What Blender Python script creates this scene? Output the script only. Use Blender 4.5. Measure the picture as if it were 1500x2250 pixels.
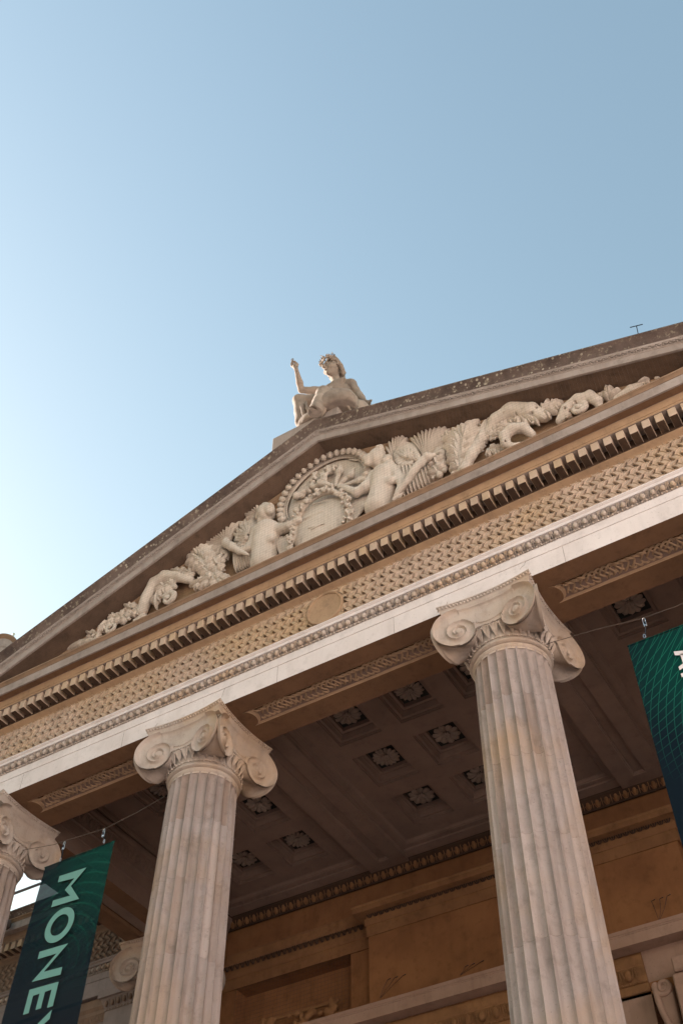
import bpy, math, random
import numpy as np
from mathutils import Matrix, Vector
random.seed(7); RNG = np.random.RandomState(11)
for o in list(bpy.data.objects): bpy.data.objects.remove(o, do_unlink=True)
SC = bpy.context.scene
COL = SC.collection
# ------------------------------------------------------------------ camera
RC = np.array([[0.85434819,0.51968848,0.00361272],[-0.40002331,0.66202914,-0.63379711],[-0.33176878,0.54003824,0.77349090]])   # rows: right, down, forward axes of the camera in world space
EYE = np.array([5.12, -8.0, 1.6]); FPX = 2393.992; CPX = np.array([750., 1125.])
cam_d = bpy.data.cameras.new('Camera'); cam = bpy.data.objects.new('Camera', cam_d); COL.objects.link(cam)
cam_d.sensor_fit = 'VERTICAL'; cam_d.sensor_height = 36.0; cam_d.lens = FPX/2250*36.0
cam_d.clip_start = 0.1; cam_d.clip_end = 3000
M = np.eye(4); M[:3, 0] = RC[0]; M[:3, 1] = -RC[1]; M[:3, 2] = -RC[2]; M[:3, 3] = EYE
cam.matrix_world = Matrix(M.tolist()); SC.camera = cam
def at(px, py, Y):
    """a measured point of the photograph carried on to the upright plane at depth Y"""
    r = RC.T @ np.array([(px-CPX[0])/FPX, (py-CPX[1])/FPX, 1.0]); return EYE + r*((Y-EYE[1])/r[1])
# ------------------------------------------------------------------ world, sun, exposure
SUN_EL, SUN_AZ = math.radians(20), math.radians(-88)     # azimuth clockwise from +Y
w = bpy.data.worlds.new('World'); SC.world = w; w.use_nodes = True
nt = w.node_tree; nt.nodes.clear()
sky = nt.nodes.new('ShaderNodeTexSky'); sky.sky_type = 'NISHITA'; sky.sun_disc = False
sky.sun_elevation = SUN_EL; sky.sun_rotation = SUN_AZ; sky.altitude = 60; sky.air_density = 2.2; sky.dust_density = 2.2; sky.ozone_density = 4.5
bg = nt.nodes.new('ShaderNodeBackground'); bg.inputs['Strength'].default_value = 0.083
wo = nt.nodes.new('ShaderNodeOutputWorld'); tint = nt.nodes.new('ShaderNodeMixRGB'); tint.blend_type = 'MULTIPLY'; tint.inputs[0].default_value = 1; tint.inputs[2].default_value = (*(1.25,1.07,0.89), 1); nt.links.new(sky.outputs[0], tint.inputs[1]); nt.links.new(tint.outputs[0], bg.inputs[0]); nt.links.new(bg.outputs[0], wo.inputs[0])
sd = bpy.data.lights.new('sun', 'SUN'); sd.energy = 5; sd.angle = math.radians(0.5); sd.color = (1.0, 0.95, 0.92)
so = bpy.data.objects.new('sun', sd); COL.objects.link(so)
tosun = Vector((math.sin(SUN_AZ)*math.cos(SUN_EL), math.cos(SUN_AZ)*math.cos(SUN_EL), math.sin(SUN_EL)))
so.rotation_euler = tosun.to_track_quat('Z', 'Y').to_euler(); so.location = (-20, 10, 40)
SC.view_settings.view_transform = 'Standard'; SC.view_settings.look = 'None'
SC.view_settings.exposure = 1.95; SC.view_settings.gamma = 1.0
try: SC.cycles.max_bounces = 8; SC.cycles.diffuse_bounces = 5
except Exception: pass
# ------------------------------------------------------------------ materials
class NT:
    def __init__(s, name):
        s.m = bpy.data.materials.new(name); s.m.use_nodes = True; s.t = s.m.node_tree; s.n = s.t.nodes; s.l = s.t.links
        s.b = s.n['Principled BSDF']; s.out = s.n['Material Output']
    def node(s, typ, **kw):
        n = s.n.new('ShaderNode'+typ)
        for k, v in kw.items():
            if k.startswith('i_'): n.inputs[int(k[2:])].default_value = v
            else: setattr(n, k, v)
        return n
    def link(s, a, b): s.l.new(a, b)
    def noise(s, vec, scale, detail=4, rough=.55, dist=0):
        n = s.node('TexNoise'); n.inputs['Scale'].default_value = scale; n.inputs['Detail'].default_value = detail
        n.inputs['Roughness'].default_value = rough; n.inputs['Distortion'].default_value = dist; s.link(vec, n.inputs['Vector']); return n.outputs[0]
    def ramp(s, f, a, b, lo=0., hi=1.):
        n = s.node('MapRange'); n.inputs[1].default_value = a; n.inputs[2].default_value = b; n.inputs[3].default_value = lo; n.inputs[4].default_value = hi
        s.link(f, n.inputs[0]); return n.outputs[0]
    def mix(s, f, a, b, mode='MIX'):
        n = s.node('MixRGB', blend_type=mode)
        for i, v in enumerate((f, a, b)):
            if isinstance(v, (int, float)): n.inputs[i].default_value = v
            elif isinstance(v, tuple): n.inputs[i].default_value = (*v, 1) if len(v) == 3 else v
            else: s.link(v, n.inputs[i])
        return n.outputs[0]
    def math(s, op, a, b=0.):
        n = s.node('Math', operation=op)
        for i, v in enumerate((a, b)):
            if isinstance(v, (int, float)): n.inputs[i].default_value = v
            else: s.link(v, n.inputs[i])
        return n.outputs[0]
    def coords(s, scale=(1, 1, 1)):
        tc = s.node('TexCoord'); oi = s.node('ObjectInfo')
        a = s.node('VectorMath', operation='SCALE'); s.link(tc.outputs['Object'], a.inputs[0]); a.inputs['Scale'].default_value = 1
        c = s.node('CombineXYZ'); r = s.math('MULTIPLY', oi.outputs['Random'], 37.)
        for i in range(3): s.link(r, c.inputs[i])
        v = s.node('VectorMath', operation='ADD'); s.link(a.outputs[0], v.inputs[0]); s.link(c.outputs[0], v.inputs[1])
        mp = s.node('Mapping'); mp.inputs['Scale'].default_value = scale; s.link(v.outputs[0], mp.inputs[0]); s.vec = mp.outputs[0]; return s.vec
def stone(name, c1, c2, grime=(.06, .045, .035), g=.35, bump=.25, fine=60, lichen=0., streak=.25, warm=None, rough=.9, patch=False, net=False):
    k = NT(name); v = k.coords()
    n1 = k.noise(v, 1.7, 6, .6); col = k.mix(k.ramp(n1, .35, .68), c1, c2)
    if warm: col = k.mix(k.ramp(k.noise(v, .8, 4, .6, .4), .45, .7), col, warm)
    if patch:
        a = k.node('Attribute', attribute_name='patch'); col = k.mix(k.ramp(a.outputs['Fac'], .0, 1.), col, (.22, .145, .10))
        a2 = k.node('Attribute', attribute_name='pale'); col = k.mix(k.ramp(a2.outputs['Fac'], .0, 1.), col, (.43, .37, .34))
    k.coords((1, 1, .12)); vs = k.vec
    st = k.ramp(k.noise(vs, 7, 5, .65), .5, .78); col = k.mix(k.math('MULTIPLY', st, streak), col, grime)
    n3 = k.ramp(k.noise(v, 5.5, 7, .72), .52, .76); col = k.mix(k.math('MULTIPLY', n3, g), col, grime)
    sp = k.ramp(k.noise(v, 45, 3, .6), .64, .72); col = k.mix(k.math('MULTIPLY', sp, .35), col, grime)
    if lichen:
        ms = k.ramp(k.noise(v, 1.3, 3), .42, .62)
        vo = k.node('TexVoronoi'); vo.inputs['Scale'].default_value = 15; k.link(v, vo.inputs['Vector'])
        ra = k.noise(v, 6, 3); s1 = k.math('SUBTRACT', k.math('MULTIPLY', ra, .56), vo.outputs['Distance'])
        col = k.mix(k.math('MULTIPLY', k.math('MULTIPLY', k.ramp(s1, .0, .05), ms), lichen), col, (.42, .38, .31))
        col = k.mix(k.math('MULTIPLY', k.ramp(k.noise(v, 17, 5, .7), .56, .66), lichen*.75), col, (.33, .29, .22))
    k.link(col, k.b.inputs['Base Color']); k.b.inputs['Roughness'].default_value = rough
    try: k.b.inputs['Specular IOR Level'].default_value = .2
    except Exception: pass
    h = k.math('ADD', k.math('MULTIPLY', k.noise(v, fine, 4, .6), .5), k.math('MULTIPLY', k.noise(v, 9, 5, .6), 1.))
    bp = k.node('Bump'); bp.inputs['Strength'].default_value = bump; bp.inputs['Distance'].default_value = .02; k.link(h, bp.inputs['Height'])
    k.link(bp.outputs[0], k.b.inputs['Normal']); return k.m
def plain(name, c, rough=.6, metal=0., var=.0):
    k = NT(name); k.b.inputs['Roughness'].default_value = rough; k.b.inputs['Metallic'].default_value = metal
    v = k.coords(); col = k.mix(k.ramp(k.noise(v, 12, 4), .3, .7), tuple(x*(1-var) for x in c), tuple(min(1, x*(1+var)) for x in c)); k.link(col, k.b.inputs['Base Color']); return k.m
MT = {}
MT['fascia'] = stone('pale_limestone', (.67, .625, .615), (.60, .55, .535), g=.22, bump=.12, streak=.12)
MT['carved'] = stone('carved_limestone', (.50, .395, .315), (.42, .325, .25), g=.3, bump=.2, warm=(.46, .34, .22))
MT['golden'] = stone('golden_limestone', (.39, .268, .168), (.32, .215, .135), g=.4, bump=.2, streak=.3)
MT['column'] = stone('column_limestone', (.34, .295, .275), (.29, .24, .218), warm=(.335, .245, .175), g=.4, bump=.25, streak=.5, patch=True)
MT['capital'] = stone('capital_limestone', (.46, .40, .355), (.40, .335, .285), g=.3, bump=.14, warm=(.47, .33, .21))
MT['weathered'] = stone('weathered_limestone', (.075, .052, .046), (.155, .115, .097), grime=(.03, .024, .022), g=.6, bump=.6, fine=30, lichen=.75, streak=.5)
MT['corona'] = stone('rain_washed_limestone', (.34, .29, .262), (.25, .205, .18), g=.5, bump=.3, streak=.35)
MT['soffit'] = stone('brown_soffit', (.20, .112, .062), (.155, .088, .05), grime=(.05, .03, .02), g=.5, bump=.25)  # brown stone for the undersides of architrave and cornice
MT['tympanum'] = stone('brown_tympanum', (.34, .22, .13), (.27, .17, .10), g=.5, bump=.3)
MT['relief'] = stone('carved_figure_stone', (.60, .53, .46), (.50, .43, .36), grime=(.10, .07, .05), g=.3, bump=.45, fine=40)
MT['statue'] = stone('statue_stone', (.20, .155, .125), (.36, .295, .24), grime=(.08, .065, .05), g=.55, bump=.4, fine=30, streak=.5)
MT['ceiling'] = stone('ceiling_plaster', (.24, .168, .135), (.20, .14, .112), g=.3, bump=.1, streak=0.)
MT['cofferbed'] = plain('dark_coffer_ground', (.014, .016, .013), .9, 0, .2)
MT['rosette'] = stone('rosette_plaster', (.30, .235, .195), (.24, .185, .15), g=.2, bump=.08)
MT['wingstone'] = stone('shaded_limestone', (.30, .25, .23), (.24, .20, .18), g=.4, bump=.2)  # the wing's shade put into the colour: darker copy of the portico stone
MT['wingcarved'] = stone('shaded_carved_limestone', (.26, .185, .135), (.21, .15, .11), g=.4, bump=.2)  # carved stone darkened the same way to imitate the wing's shade
MT['dark_stone'] = stone('dark_brown_stone', (.085, .052, .034), (.055, .034, .024), g=.5, bump=.4)  # dark brown for dentil undersides, joints, cracks and wall bands
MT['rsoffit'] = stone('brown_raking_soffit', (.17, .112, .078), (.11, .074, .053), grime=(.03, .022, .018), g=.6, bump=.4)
MT['cyma'] = stone('brown_stained_moulding', (.27, .18, .12), (.20, .135, .09), g=.4, bump=.3)
MT['wall'] = stone('ochre_wall', (.30, .148, .066), (.22, .105, .048), grime=(.09, .045, .02), g=.5, bump=.12, streak=.25)
MT['wallcarved'] = stone('ochre_moulding', (.30, .16, .075), (.22, .115, .055), grime=(.06, .03, .015), g=.5, bump=.2)
MT['shelf'] = stone('pink_limestone', (.40, .275, .215), (.34, .225, .17), g=.3, bump=.12)
MT['lead'] = plain('lead_roof', (.12, .12, .125), .6, .0, .15)
MT['metal'] = plain('dark_metal', (.03, .03, .035), .4, .8)
MT['steel'] = plain('bright_steel', (.6, .6, .62), .3, 1.)
MT['rail'] = plain('grey_paint', (.12, .12, .13), .5, .2)
MT['rope'] = plain('worn_cable', (.12, .09, .07), .6, .3)
MT['net'] = plain('net_twine', (.05, .045, .04), .8)
MT['lime'] = plain('pale_green_glaze', (.5, .55, .48), .5)
MT['ground'] = stone('sandy_paving', (.19,.15,.135), (.155,.122,.11), g=.15, bump=.3, streak=0.)
MT['bounce_stone'] = stone('pale_bounce_stone', (.70,.635,.61), (.64,.575,.55), g=.1, bump=.1, streak=.1)  # pale stone of the added right-hand range, kept light to bounce sun
MT['letter'] = plain('banner_print_mint', (.125, .30, .265), .75, 0, .03)
MT['white'] = plain('banner_print_white', (.62, .60, .62), .7, 0, .02)
# ------------------------------------------------------------------ mesh helpers
class MB:
    def __init__(s): s.V = []; s.F = []; s.n = 0; s.attr = {}
    def add(s, V, F, **attr):
        V = np.asarray(V, float).reshape(-1, 3); s.V.append(V)
        s.F += [tuple(i+s.n for i in f) for f in F]
        for k, a in attr.items(): s.attr.setdefault(k, []).append((s.n, np.asarray(a, float)))
        s.n += len(V); return s
    def box(s, x0, x1, y0, y1, z0, z1, bev=0.):
        if bev:
            b = bev; V = []
            for (X, Y, Z) in [(x, y, z) for x in (0, 1) for y in (0, 1) for z in (0, 1)]:
                cx, cy, cz = (x0, x1)[X], (y0, y1)[Y], (z0, z1)[Z]; sx, sy, sz = (1, -1)[X]*b, (1, -1)[Y]*b, (1, -1)[Z]*b
                V += [(cx, cy+sy, cz+sz), (cx+sx, cy, cz+sz), (cx+sx, cy+sy, cz)]
            I = lambda X, Y, Z, a: (X*4+Y*2+Z)*3+a
            F = []
            for X in (0, 1): F.append([I(X, 0, 0, 0), I(X, 0, 1, 0), I(X, 1, 1, 0), I(X, 1, 0, 0)][::(-1)**(X)] if X else [I(X, 0, 0, 0), I(X, 0, 1, 0), I(X, 1, 1, 0), I(X, 1, 0, 0)])
            for Y in (0, 1): F.append([I(0, Y, 0, 1), I(1, Y, 0, 1), I(1, Y, 1, 1), I(0, Y, 1, 1)][::1 if Y == 0 else -1])
            for Z in (0, 1): F.append([I(0, 0, Z, 2), I(0, 1, Z, 2), I(1, 1, Z, 2), I(1, 0, Z, 2)][::1 if Z == 0 else -1])
            for Y in (0, 1):
                for Z in (0, 1): F.append([I(0, Y, Z, 1), I(1, Y, Z, 1), I(1, Y, Z, 2), I(0, Y, Z, 2)])
            for X in (0, 1):
                for Z in (0, 1): F.append([I(X, 0, Z, 0), I(X, 1, Z, 0), I(X, 1, Z, 2), I(X, 0, Z, 2)])
            for X in (0, 1):
                for Y in (0, 1): F.append([I(X, Y, 0, 0), I(X, Y, 1, 0), I(X, Y, 1, 1), I(X, Y, 0, 1)])
            for X in (0, 1):
                for Y in (0, 1):
                    for Z in (0, 1): F.append([I(X, Y, Z, 0), I(X, Y, Z, 1), I(X, Y, Z, 2)])
            return s.add(V, F)
        V = [(x, y, z) for x in (x0, x1) for y in (y0, y1) for z in (z0, z1)]
        return s.add(V, [(0, 1, 3, 2), (4, 6, 7, 5), (0, 4, 5, 1), (2, 3, 7, 6), (0, 2, 6, 4), (1, 5, 7, 3)])
    def grid(s, P, closeu=False, closev=False, **attr):
        P = np.asarray(P, float); a, b = P.shape[:2]; F = []
        for i in range(a if closeu else a-1):
            i2 = (i+1) % a
            for j in range(b if closev else b-1):
                j2 = (j+1) % b; F.append((i*b+j, i2*b+j, i2*b+j2, i*b+j2))
        return s.add(P.reshape(-1, 3), F, **attr)
    def tube(s, path, r, n=6, caps=True, flat=None):
        P = np.asarray(path, float); m = len(P); r = np.broadcast_to(np.asarray(r, float), (m,))
        T = np.gradient(P, axis=0); T /= np.linalg.norm(T, axis=1)[:, None]+1e-12
        up = np.array([0, 0, 1.]) if abs(T[0][2]) < .9 else np.array([0, 1., 0]); R = []
        for t in T:
            a = up-t*(up@t); a /= np.linalg.norm(a)+1e-12; up = a; b = np.cross(t, a); R.append((a, b))
        th = np.linspace(0, 2*np.pi, n, endpoint=False)
        G = np.array([[P[i]+r[i]*(np.cos(t)*R[i][0]+np.sin(t)*R[i][1]*(flat or 1)) for t in th] for i in range(m)])
        s.grid(G, closev=True)
        if caps:
            k = s.n-m*n; s.F.append(tuple(k+i for i in range(n))[::-1]); s.F.append(tuple(k+(m-1)*n+i for i in range(n)))
        return s
    def ell(s, c, r, nu=10, nv=7, M=None):
        th = np.linspace(0, 2*np.pi, nu, endpoint=False); ph = np.linspace(0, np.pi, nv)
        G = np.array([[(math.sin(p)*math.cos(t), math.sin(p)*math.sin(t), math.cos(p)) for t in th] for p in ph])*np.asarray(r)
        if M is not None: G = G @ np.asarray(M).T
        return s.grid(G+np.asarray(c), closev=True)
    def lathe(s, prof, n=48, c=(0, 0), fn=None):
        th = np.linspace(0, 2*np.pi, n, endpoint=False)
        G = np.array([[(c[0]+r*math.cos(t), c[1]+r*math.sin(t), z) for t in th] for r, z in prof]); return s.grid(G, closev=True)
    def sweep(s, prof, path, caps=True):
        """profile of (projection, height) carried round a plan path; outward is to the right of travel"""
        P = np.asarray(path, float); m = len(P); G = []
        for i in range(m):
            d1 = P[i]-P[i-1] if i else P[1]-P[0]; d2 = P[i+1]-P[i] if i < m-1 else d1
            d1 = d1/np.linalg.norm(d1); d2 = d2/np.linalg.norm(d2); n1 = np.array([d1[1], -d1[0]]); n2 = np.array([d2[1], -d2[0]])
            nn = n1+n2; nn = nn/(nn@n1); G.append([(P[i][0]+nn[0]*p, P[i][1]+nn[1]*p, z) for p, z in prof])
        s.grid(G)
        if caps:
            k = s.n-m*len(prof); L = len(prof); s.F.append(tuple(k+i for i in range(L))); s.F.append(tuple(k+(m-1)*L+i for i in range(L))[::-1])
        return s
    def prism(s, poly, y0, y1):
        """outline in x,z given a thickness in y"""
        n = len(poly); V = [(x, y0, z) for x, z in poly]+[(x, y1, z) for x, z in poly]
        return s.add(V, [tuple(range(n)), tuple(range(2*n-1, n-1, -1))]+[(i, i+n, (i+1) % n+n, (i+1) % n) for i in range(n)])
    def mesh(s, name, smooth=35, fix=True):
        me = bpy.data.meshes.new(name); V = np.concatenate(s.V) if s.V else np.zeros((0, 3))
        me.from_pydata(V.tolist(), [], s.F); me.update()
        if fix:
            import bmesh
            b = bmesh.new(); b.from_mesh(me); bmesh.ops.recalc_face_normals(b, faces=b.faces); b.to_mesh(me); b.free()
        for k, L in s.attr.items():
            a = me.attributes.new(k, 'FLOAT', 'POINT'); arr = np.zeros(s.n)
            for st, v in L: arr[st:st+len(v)] = v
            a.data.foreach_set('value', arr)
        if smooth:
            me.polygons.foreach_set('use_smooth', [True]*len(me.polygons))
            if smooth < 180:
                try: me.set_sharp_from_angle(angle=math.radians(smooth))
                except Exception: pass
        return me
    def build(s, name, mat, parent=None, smooth=35, fix=True):
        me = s.mesh(name, smooth, fix); me.materials.append(MT[mat]); return put(name, me, parent)
def put(name, me, parent=None, loc=None, rz=0.):
    o = bpy.data.objects.new(name, me); COL.objects.link(o)
    if parent: o.parent = parent; 
    if loc is not None: o.location = loc
    if rz: o.rotation_euler[2] = rz
    return o
def tag(o, label, cat, group=None, kind=None):
    if label: o['label'] = label
    if cat: o['category'] = cat
    if group: o['group'] = group
    if kind: o['kind'] = kind
    return o
def thing(name, label, cat, loc=(0, 0, 0), group=None):
    o = bpy.data.objects.new(name, None); COL.objects.link(o); o.location = loc; o.empty_display_size = .2; return tag(o, label, cat, group)
def kids(o): return [c for c in bpy.data.objects if c.parent == o]
def dup(root, loc=None, parent=None):
    r = root.copy(); COL.objects.link(r); r.parent = parent
    if loc is not None: r.location = loc
    for ch in kids(root): dup(ch, None, r)
    return r
# signed-distance sculpting: smooth unions of round cones and ellipsoids, meshed with surface nets
class SDF:
    def __init__(s, lo, hi, h=.014):
        s.lo = np.array(lo, float); s.h = h; n = np.ceil((np.array(hi)-s.lo)/h).astype(int)+1
        s.D = np.full(n, 9., dtype=np.float32); s.n = n
    def _win(s, a, b):
        i0 = np.clip(np.floor((np.minimum(a, b)-s.lo)/s.h).astype(int), 0, s.n); i1 = np.clip(np.ceil((np.maximum(a, b)-s.lo)/s.h).astype(int)+1, 0, s.n)
        if (i1 <= i0).any(): return None
        ax = [s.lo[k]+s.h*np.arange(i0[k], i1[k]) for k in range(3)]; G = np.stack(np.meshgrid(*ax, indexing='ij'), -1)
        return (slice(i0[0], i1[0]), slice(i0[1], i1[1]), slice(i0[2], i1[2])), G
    def _put(s, w, d, k, sub):
        a = s.D[w]
        if sub: a2 = -a; h = np.clip(.5+.5*(d-a2)/k, 0, 1) if k else (d > a2); r = -(d*(1-h)+a2*h-k*h*(1-h)) if k else np.maximum(a, -d)
        else: h = np.clip(.5+.5*(d-a)/k, 0, 1); r = d*(1-h)+a*h-k*h*(1-h)
        s.D[w] = r
    def cone(s, a, b, r1, r2, k=.03, sub=False, flat=1.):
        a = np.array(a, float); b = np.array(b, float); m = max(r1, r2)+k+.03; W = s._win(np.minimum(a, b)-m, np.maximum(a, b)+m)
        if W is None: return s
        w, G = W; ba = b-a; t = np.clip(((G-a)@ba)/(ba@ba+1e-9), 0, 1); v = G-a-t[..., None]*ba
        if flat != 1.: v = v*np.array([1, 1/flat, 1])
        d = np.sqrt((v**2).sum(-1))-(r1+(r2-r1)*t); s._put(w, d, k, sub); return s
    def chain(s, P, R, k=.02, flat=1., sub=False):
        for i in range(len(P)-1): s.cone(P[i], P[i+1], R[i], R[i+1], k, sub, flat)
        return s
    def ell(s, c, r, k=.03, M=None, sub=False):
        c = np.array(c, float); r = np.array(r, float); m = max(r)+k+.03; W = s._win(c-m, c+m)
        if W is None: return s
        w, G = W; v = G-c
        if M is not None: v = v@np.asarray(M)
        q = v/r; l = np.sqrt((q**2).sum(-1)); g = np.sqrt(((q/r)**2).sum(-1))+1e-9; d = l*(l-1)/g; s._put(w, d, k, sub); return s
    def cuty(s, y):
        """flat back: nothing behind the plane y"""
        yy = s.lo[1]+s.h*np.arange(s.n[1]); s.D = np.maximum(s.D, (yy-y)[None, :, None].astype(np.float32)); return s
    def cutz(s, z):
        zz = s.lo[2]+s.h*np.arange(s.n[2]); s.D = np.maximum(s.D, (z-zz)[None, None, :].astype(np.float32)); return s
    def rough(s, amp, cell, seed=0):
        r = np.random.RandomState(seed); n = np.ceil(s.n*s.h/cell).astype(int)+2; g = r.rand(*n)*2-1
        ax = [np.arange(s.n[k])*s.h/cell for k in range(3)]; out = 0; I = [a.astype(int) for a in ax]; Fr = [a-i for a, i in zip(ax, I)]
        for dx in (0, 1):
            for dy in (0, 1):
                for dz in (0, 1):
                    wx = (Fr[0] if dx else 1-Fr[0])[:, None, None]; wy = (Fr[1] if dy else 1-Fr[1])[None, :, None]; wz = (Fr[2] if dz else 1-Fr[2])[None, None, :]
                    out = out+g[np.ix_(I[0]+dx, I[1]+dy, I[2]+dz)]*wx*wy*wz
        s.D = s.D+(amp*out).astype(np.float32); return s
    def mesh(s):
        D = s.D; D = np.pad(D, 1, constant_values=1.); S = D < 0; n = D.shape; c = S[:-1, :-1, :-1].astype(int)*0
        acc = np.zeros((n[0]-1, n[1]-1, n[2]-1, 3), np.float32); cnt = np.zeros(acc.shape[:3], np.float32)
        def sl(o): return tuple(slice(a, a+n[i]-1) for i, a in enumerate(o))
        for ax in range(3):
            e = [0, 0, 0]; e[ax] = 1; o1, o2 = [i for i in range(3) if i != ax]
            for p in (0, 1):
                for q in (0, 1):
                    b = [0, 0, 0]; b[o1] = p; b[o2] = q; d = list(b); d[ax] = 1
                    A = D[sl(b)]; B = D[sl(d)]; x = (A < 0) != (B < 0); t = np.where(x, A/(A-B+1e-12), 0)
                    v = np.zeros(A.shape+(3,), np.float32); v[..., ax] = t; v[..., o1] = p; v[..., o2] = q
                    acc += v*x[..., None]; cnt += x
        act = cnt > 0; idx = -np.ones(act.shape, int); ii = np.argwhere(act); idx[act] = np.arange(len(ii))
        V = s.lo+s.h*(ii+acc[act]/cnt[act][:, None]-1); F = []
        for ax in range(3):
            o1, o2 = [i for i in range(3) if i != ax]; a = [slice(0, n[i]) for i in range(3)]; b = list(a); a[ax] = slice(0, n[ax]-1); b[ax] = slice(1, n[ax])
            x = S[tuple(a)] != S[tuple(b)]; E = np.argwhere(x); E = E[(E[:, o1] > 0) & (E[:, o2] > 0) & (E[:, o1] < n[o1]-1) & (E[:, o2] < n[o2]-1)]
            if not len(E): continue
            def g(d1, d2):
                q = E.copy(); q[:, o1] -= d1; q[:, o2] -= d2; return idx[q[:, 0], q[:, 1], q[:, 2]]
            Q = np.stack([g(1, 1), g(0, 1), g(0, 0), g(1, 0)], 1); fl = S[tuple(a)][E[:, 0], E[:, 1], E[:, 2]]
            if ax == 1: fl = ~fl
            Q[~fl] = Q[~fl][:, ::-1]; F += [tuple(q) for q in Q[(Q >= 0).all(1)].tolist()]
        return V, F
def sculpt(name, sd, mat, parent=None):
    V, F = sd.mesh(); b = MB(); b.add(V, F); return b.build(name, mat, parent, smooth=180, fix=False)
# ------------------------------------------------------------------ ground
b = MB(); b.add([(-400, -400, 0), (400, -400, 0), (400, 400, 0), (-400, 400, 0)], [(0, 1, 2, 3)])
tag(b.build('ground', 'ground', smooth=0, fix=False), 'sandy paved forecourt in front of the portico', None, None, 'structure')
# ------------------------------------------------------------------ the portico
CX, XH, XE = .05, (2.05, 5.55), 6.01          # centre line, column axes, half width of the entablature
AX = [CX-XH[1], CX-XH[0], CX+XH[0], CX+XH[1]]; AY = .45; YB = 4.85
ZA, ZC = 10.403, 11.16
portico = thing('museum_portico', 'pale limestone temple portico with fluted scroll-topped columns, woven frieze and low triangular gable', 'portico')
front = [(CX-XE, YB), (CX-XE, 0), (CX+XE, 0), (CX+XE, YB)]
ARCH = [(0, ZA), (0, 10.660), (-.006, 10.662), (-.006, 10.668), (.004, 10.671), (.004, 10.790), (0, 10.792), (-.07, 10.796), (-.07, 10.89), (-.03, 10.905), (.062, 10.912), (.062, 10.950), (.068, 10.954), (.085, 10.972), (.085, 10.986), (0, 10.992)]
FRZ = [(0, 10.9925), (-.075, 10.9926), (-.075, 11.546), (0, 11.547), (.012, 11.55), (.018, 11.565), (.035, 11.585), (.068, 11.60), (.09, 11.612), (.09, 11.624), (.072, 11.63), (.072, 11.79)]
COR = [(.072, 11.7905), (.27, 11.80), (.27, 11.835), (.28, 11.84), (.285, 11.86), (.30, 11.90), (.30, 11.93), (.40, 11.93), (.405, 11.922), (.425, 11.922), (.425, 12.065), (.40, 12.068), (0., 12.07)]
CYM = [(0, 12.0705), (.428, 12.0705), (.433, 12.085), (.455, 12.11), (.462, 12.114), (.462, 12.138), (.0, 12.175)]
def entab(path, parent, zt=None):
    a = MB().sweep([(-.2, ZA+.02)]+ARCH+[(-.2, 10.992)], path).build('architrave', 'fascia', parent, 20)
    f = MB().sweep([(-.3, 10.9925)]+FRZ+[(-.3, 11.79)], path).build('frieze', 'golden', parent, 30)
    c = MB().sweep([(-.3, 11.7905)]+COR+[(-.3, 12.07)], path).build('cornice', 'corona', parent, 25); MB().sweep([(-.3, 12.0705)]+CYM+[(-.3, 12.175)], path).build('cymatium', 'cyma', parent, 25)
    return a, f, c
entab(front, portico)
MT_split = None
def unit_egg(P=.1131):
    m = MB(); z1, z0 = 10.905, 10.822
    def yy(z): t = (z-z0)/(z1-z0); return -(.004+.055*t**1.4)
    m.ell((0, -.026, (z0+z1)/2+.004), (.031, .034, .046), 10, 8, [[1, 0, 0], [0, .93, .36], [0, -.36, .93]])
    th = np.linspace(-.15, np.pi+.15, 13); path = [(.0445*math.cos(t), yy(z1-.008-.072*max(0, math.sin(t)))-.006, z1-.004-.076*max(0, math.sin(t))) for t in th]
    m.tube(path, .0052, 5)
    m.tube([(P/2, -.052, z1-.004), (P/2, -.03, z0+.03), (P/2, -.01, z0+.002)], [.0065, .004, .002], 5)
    for s in (0, 1):
        x = -P/4+s*P/2; m.ell((x, -.012, 10.806), (.0155, .0145, .0145), 9, 6)
        for d in (-.005, .005): m.ell((x+P/4+d, -.010, 10.806), (.0035, .0125, .0125), 8, 5)
    return m
def repeat(unit, xs, tr):
    V = np.concatenate(unit.V); m = MB()
    for x in xs: m.add(tr(V, x), unit.F)
    return m
EGG = unit_egg(); PE = .1131
def eggs_line(x0, x1, y, parent, phase=3.262, name='egg_and_dart_moulding', mat='capital'):
    k0 = math.ceil((x0-phase)/PE); k1 = math.floor((x1-phase)/PE)
    m = repeat(EGG, [phase+k*PE for k in range(k0, k1+1)], lambda V, x: V+np.array([x, y, 0])); return m.build(name, mat, parent, 50)
eggs_line(CX-XE+.02, CX+XE-.02, 0, portico)
for sx in (-1, 1):
    m = repeat(EGG, [.1+k*PE for k in range(42)], lambda V, x: np.stack([CX+sx*(XE)-sx*V[:, 1], np.where(True, x+V[:, 0], 0), V[:, 2]], 1)); m.build('egg_and_dart_moulding', 'carved', portico, 50)
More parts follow.
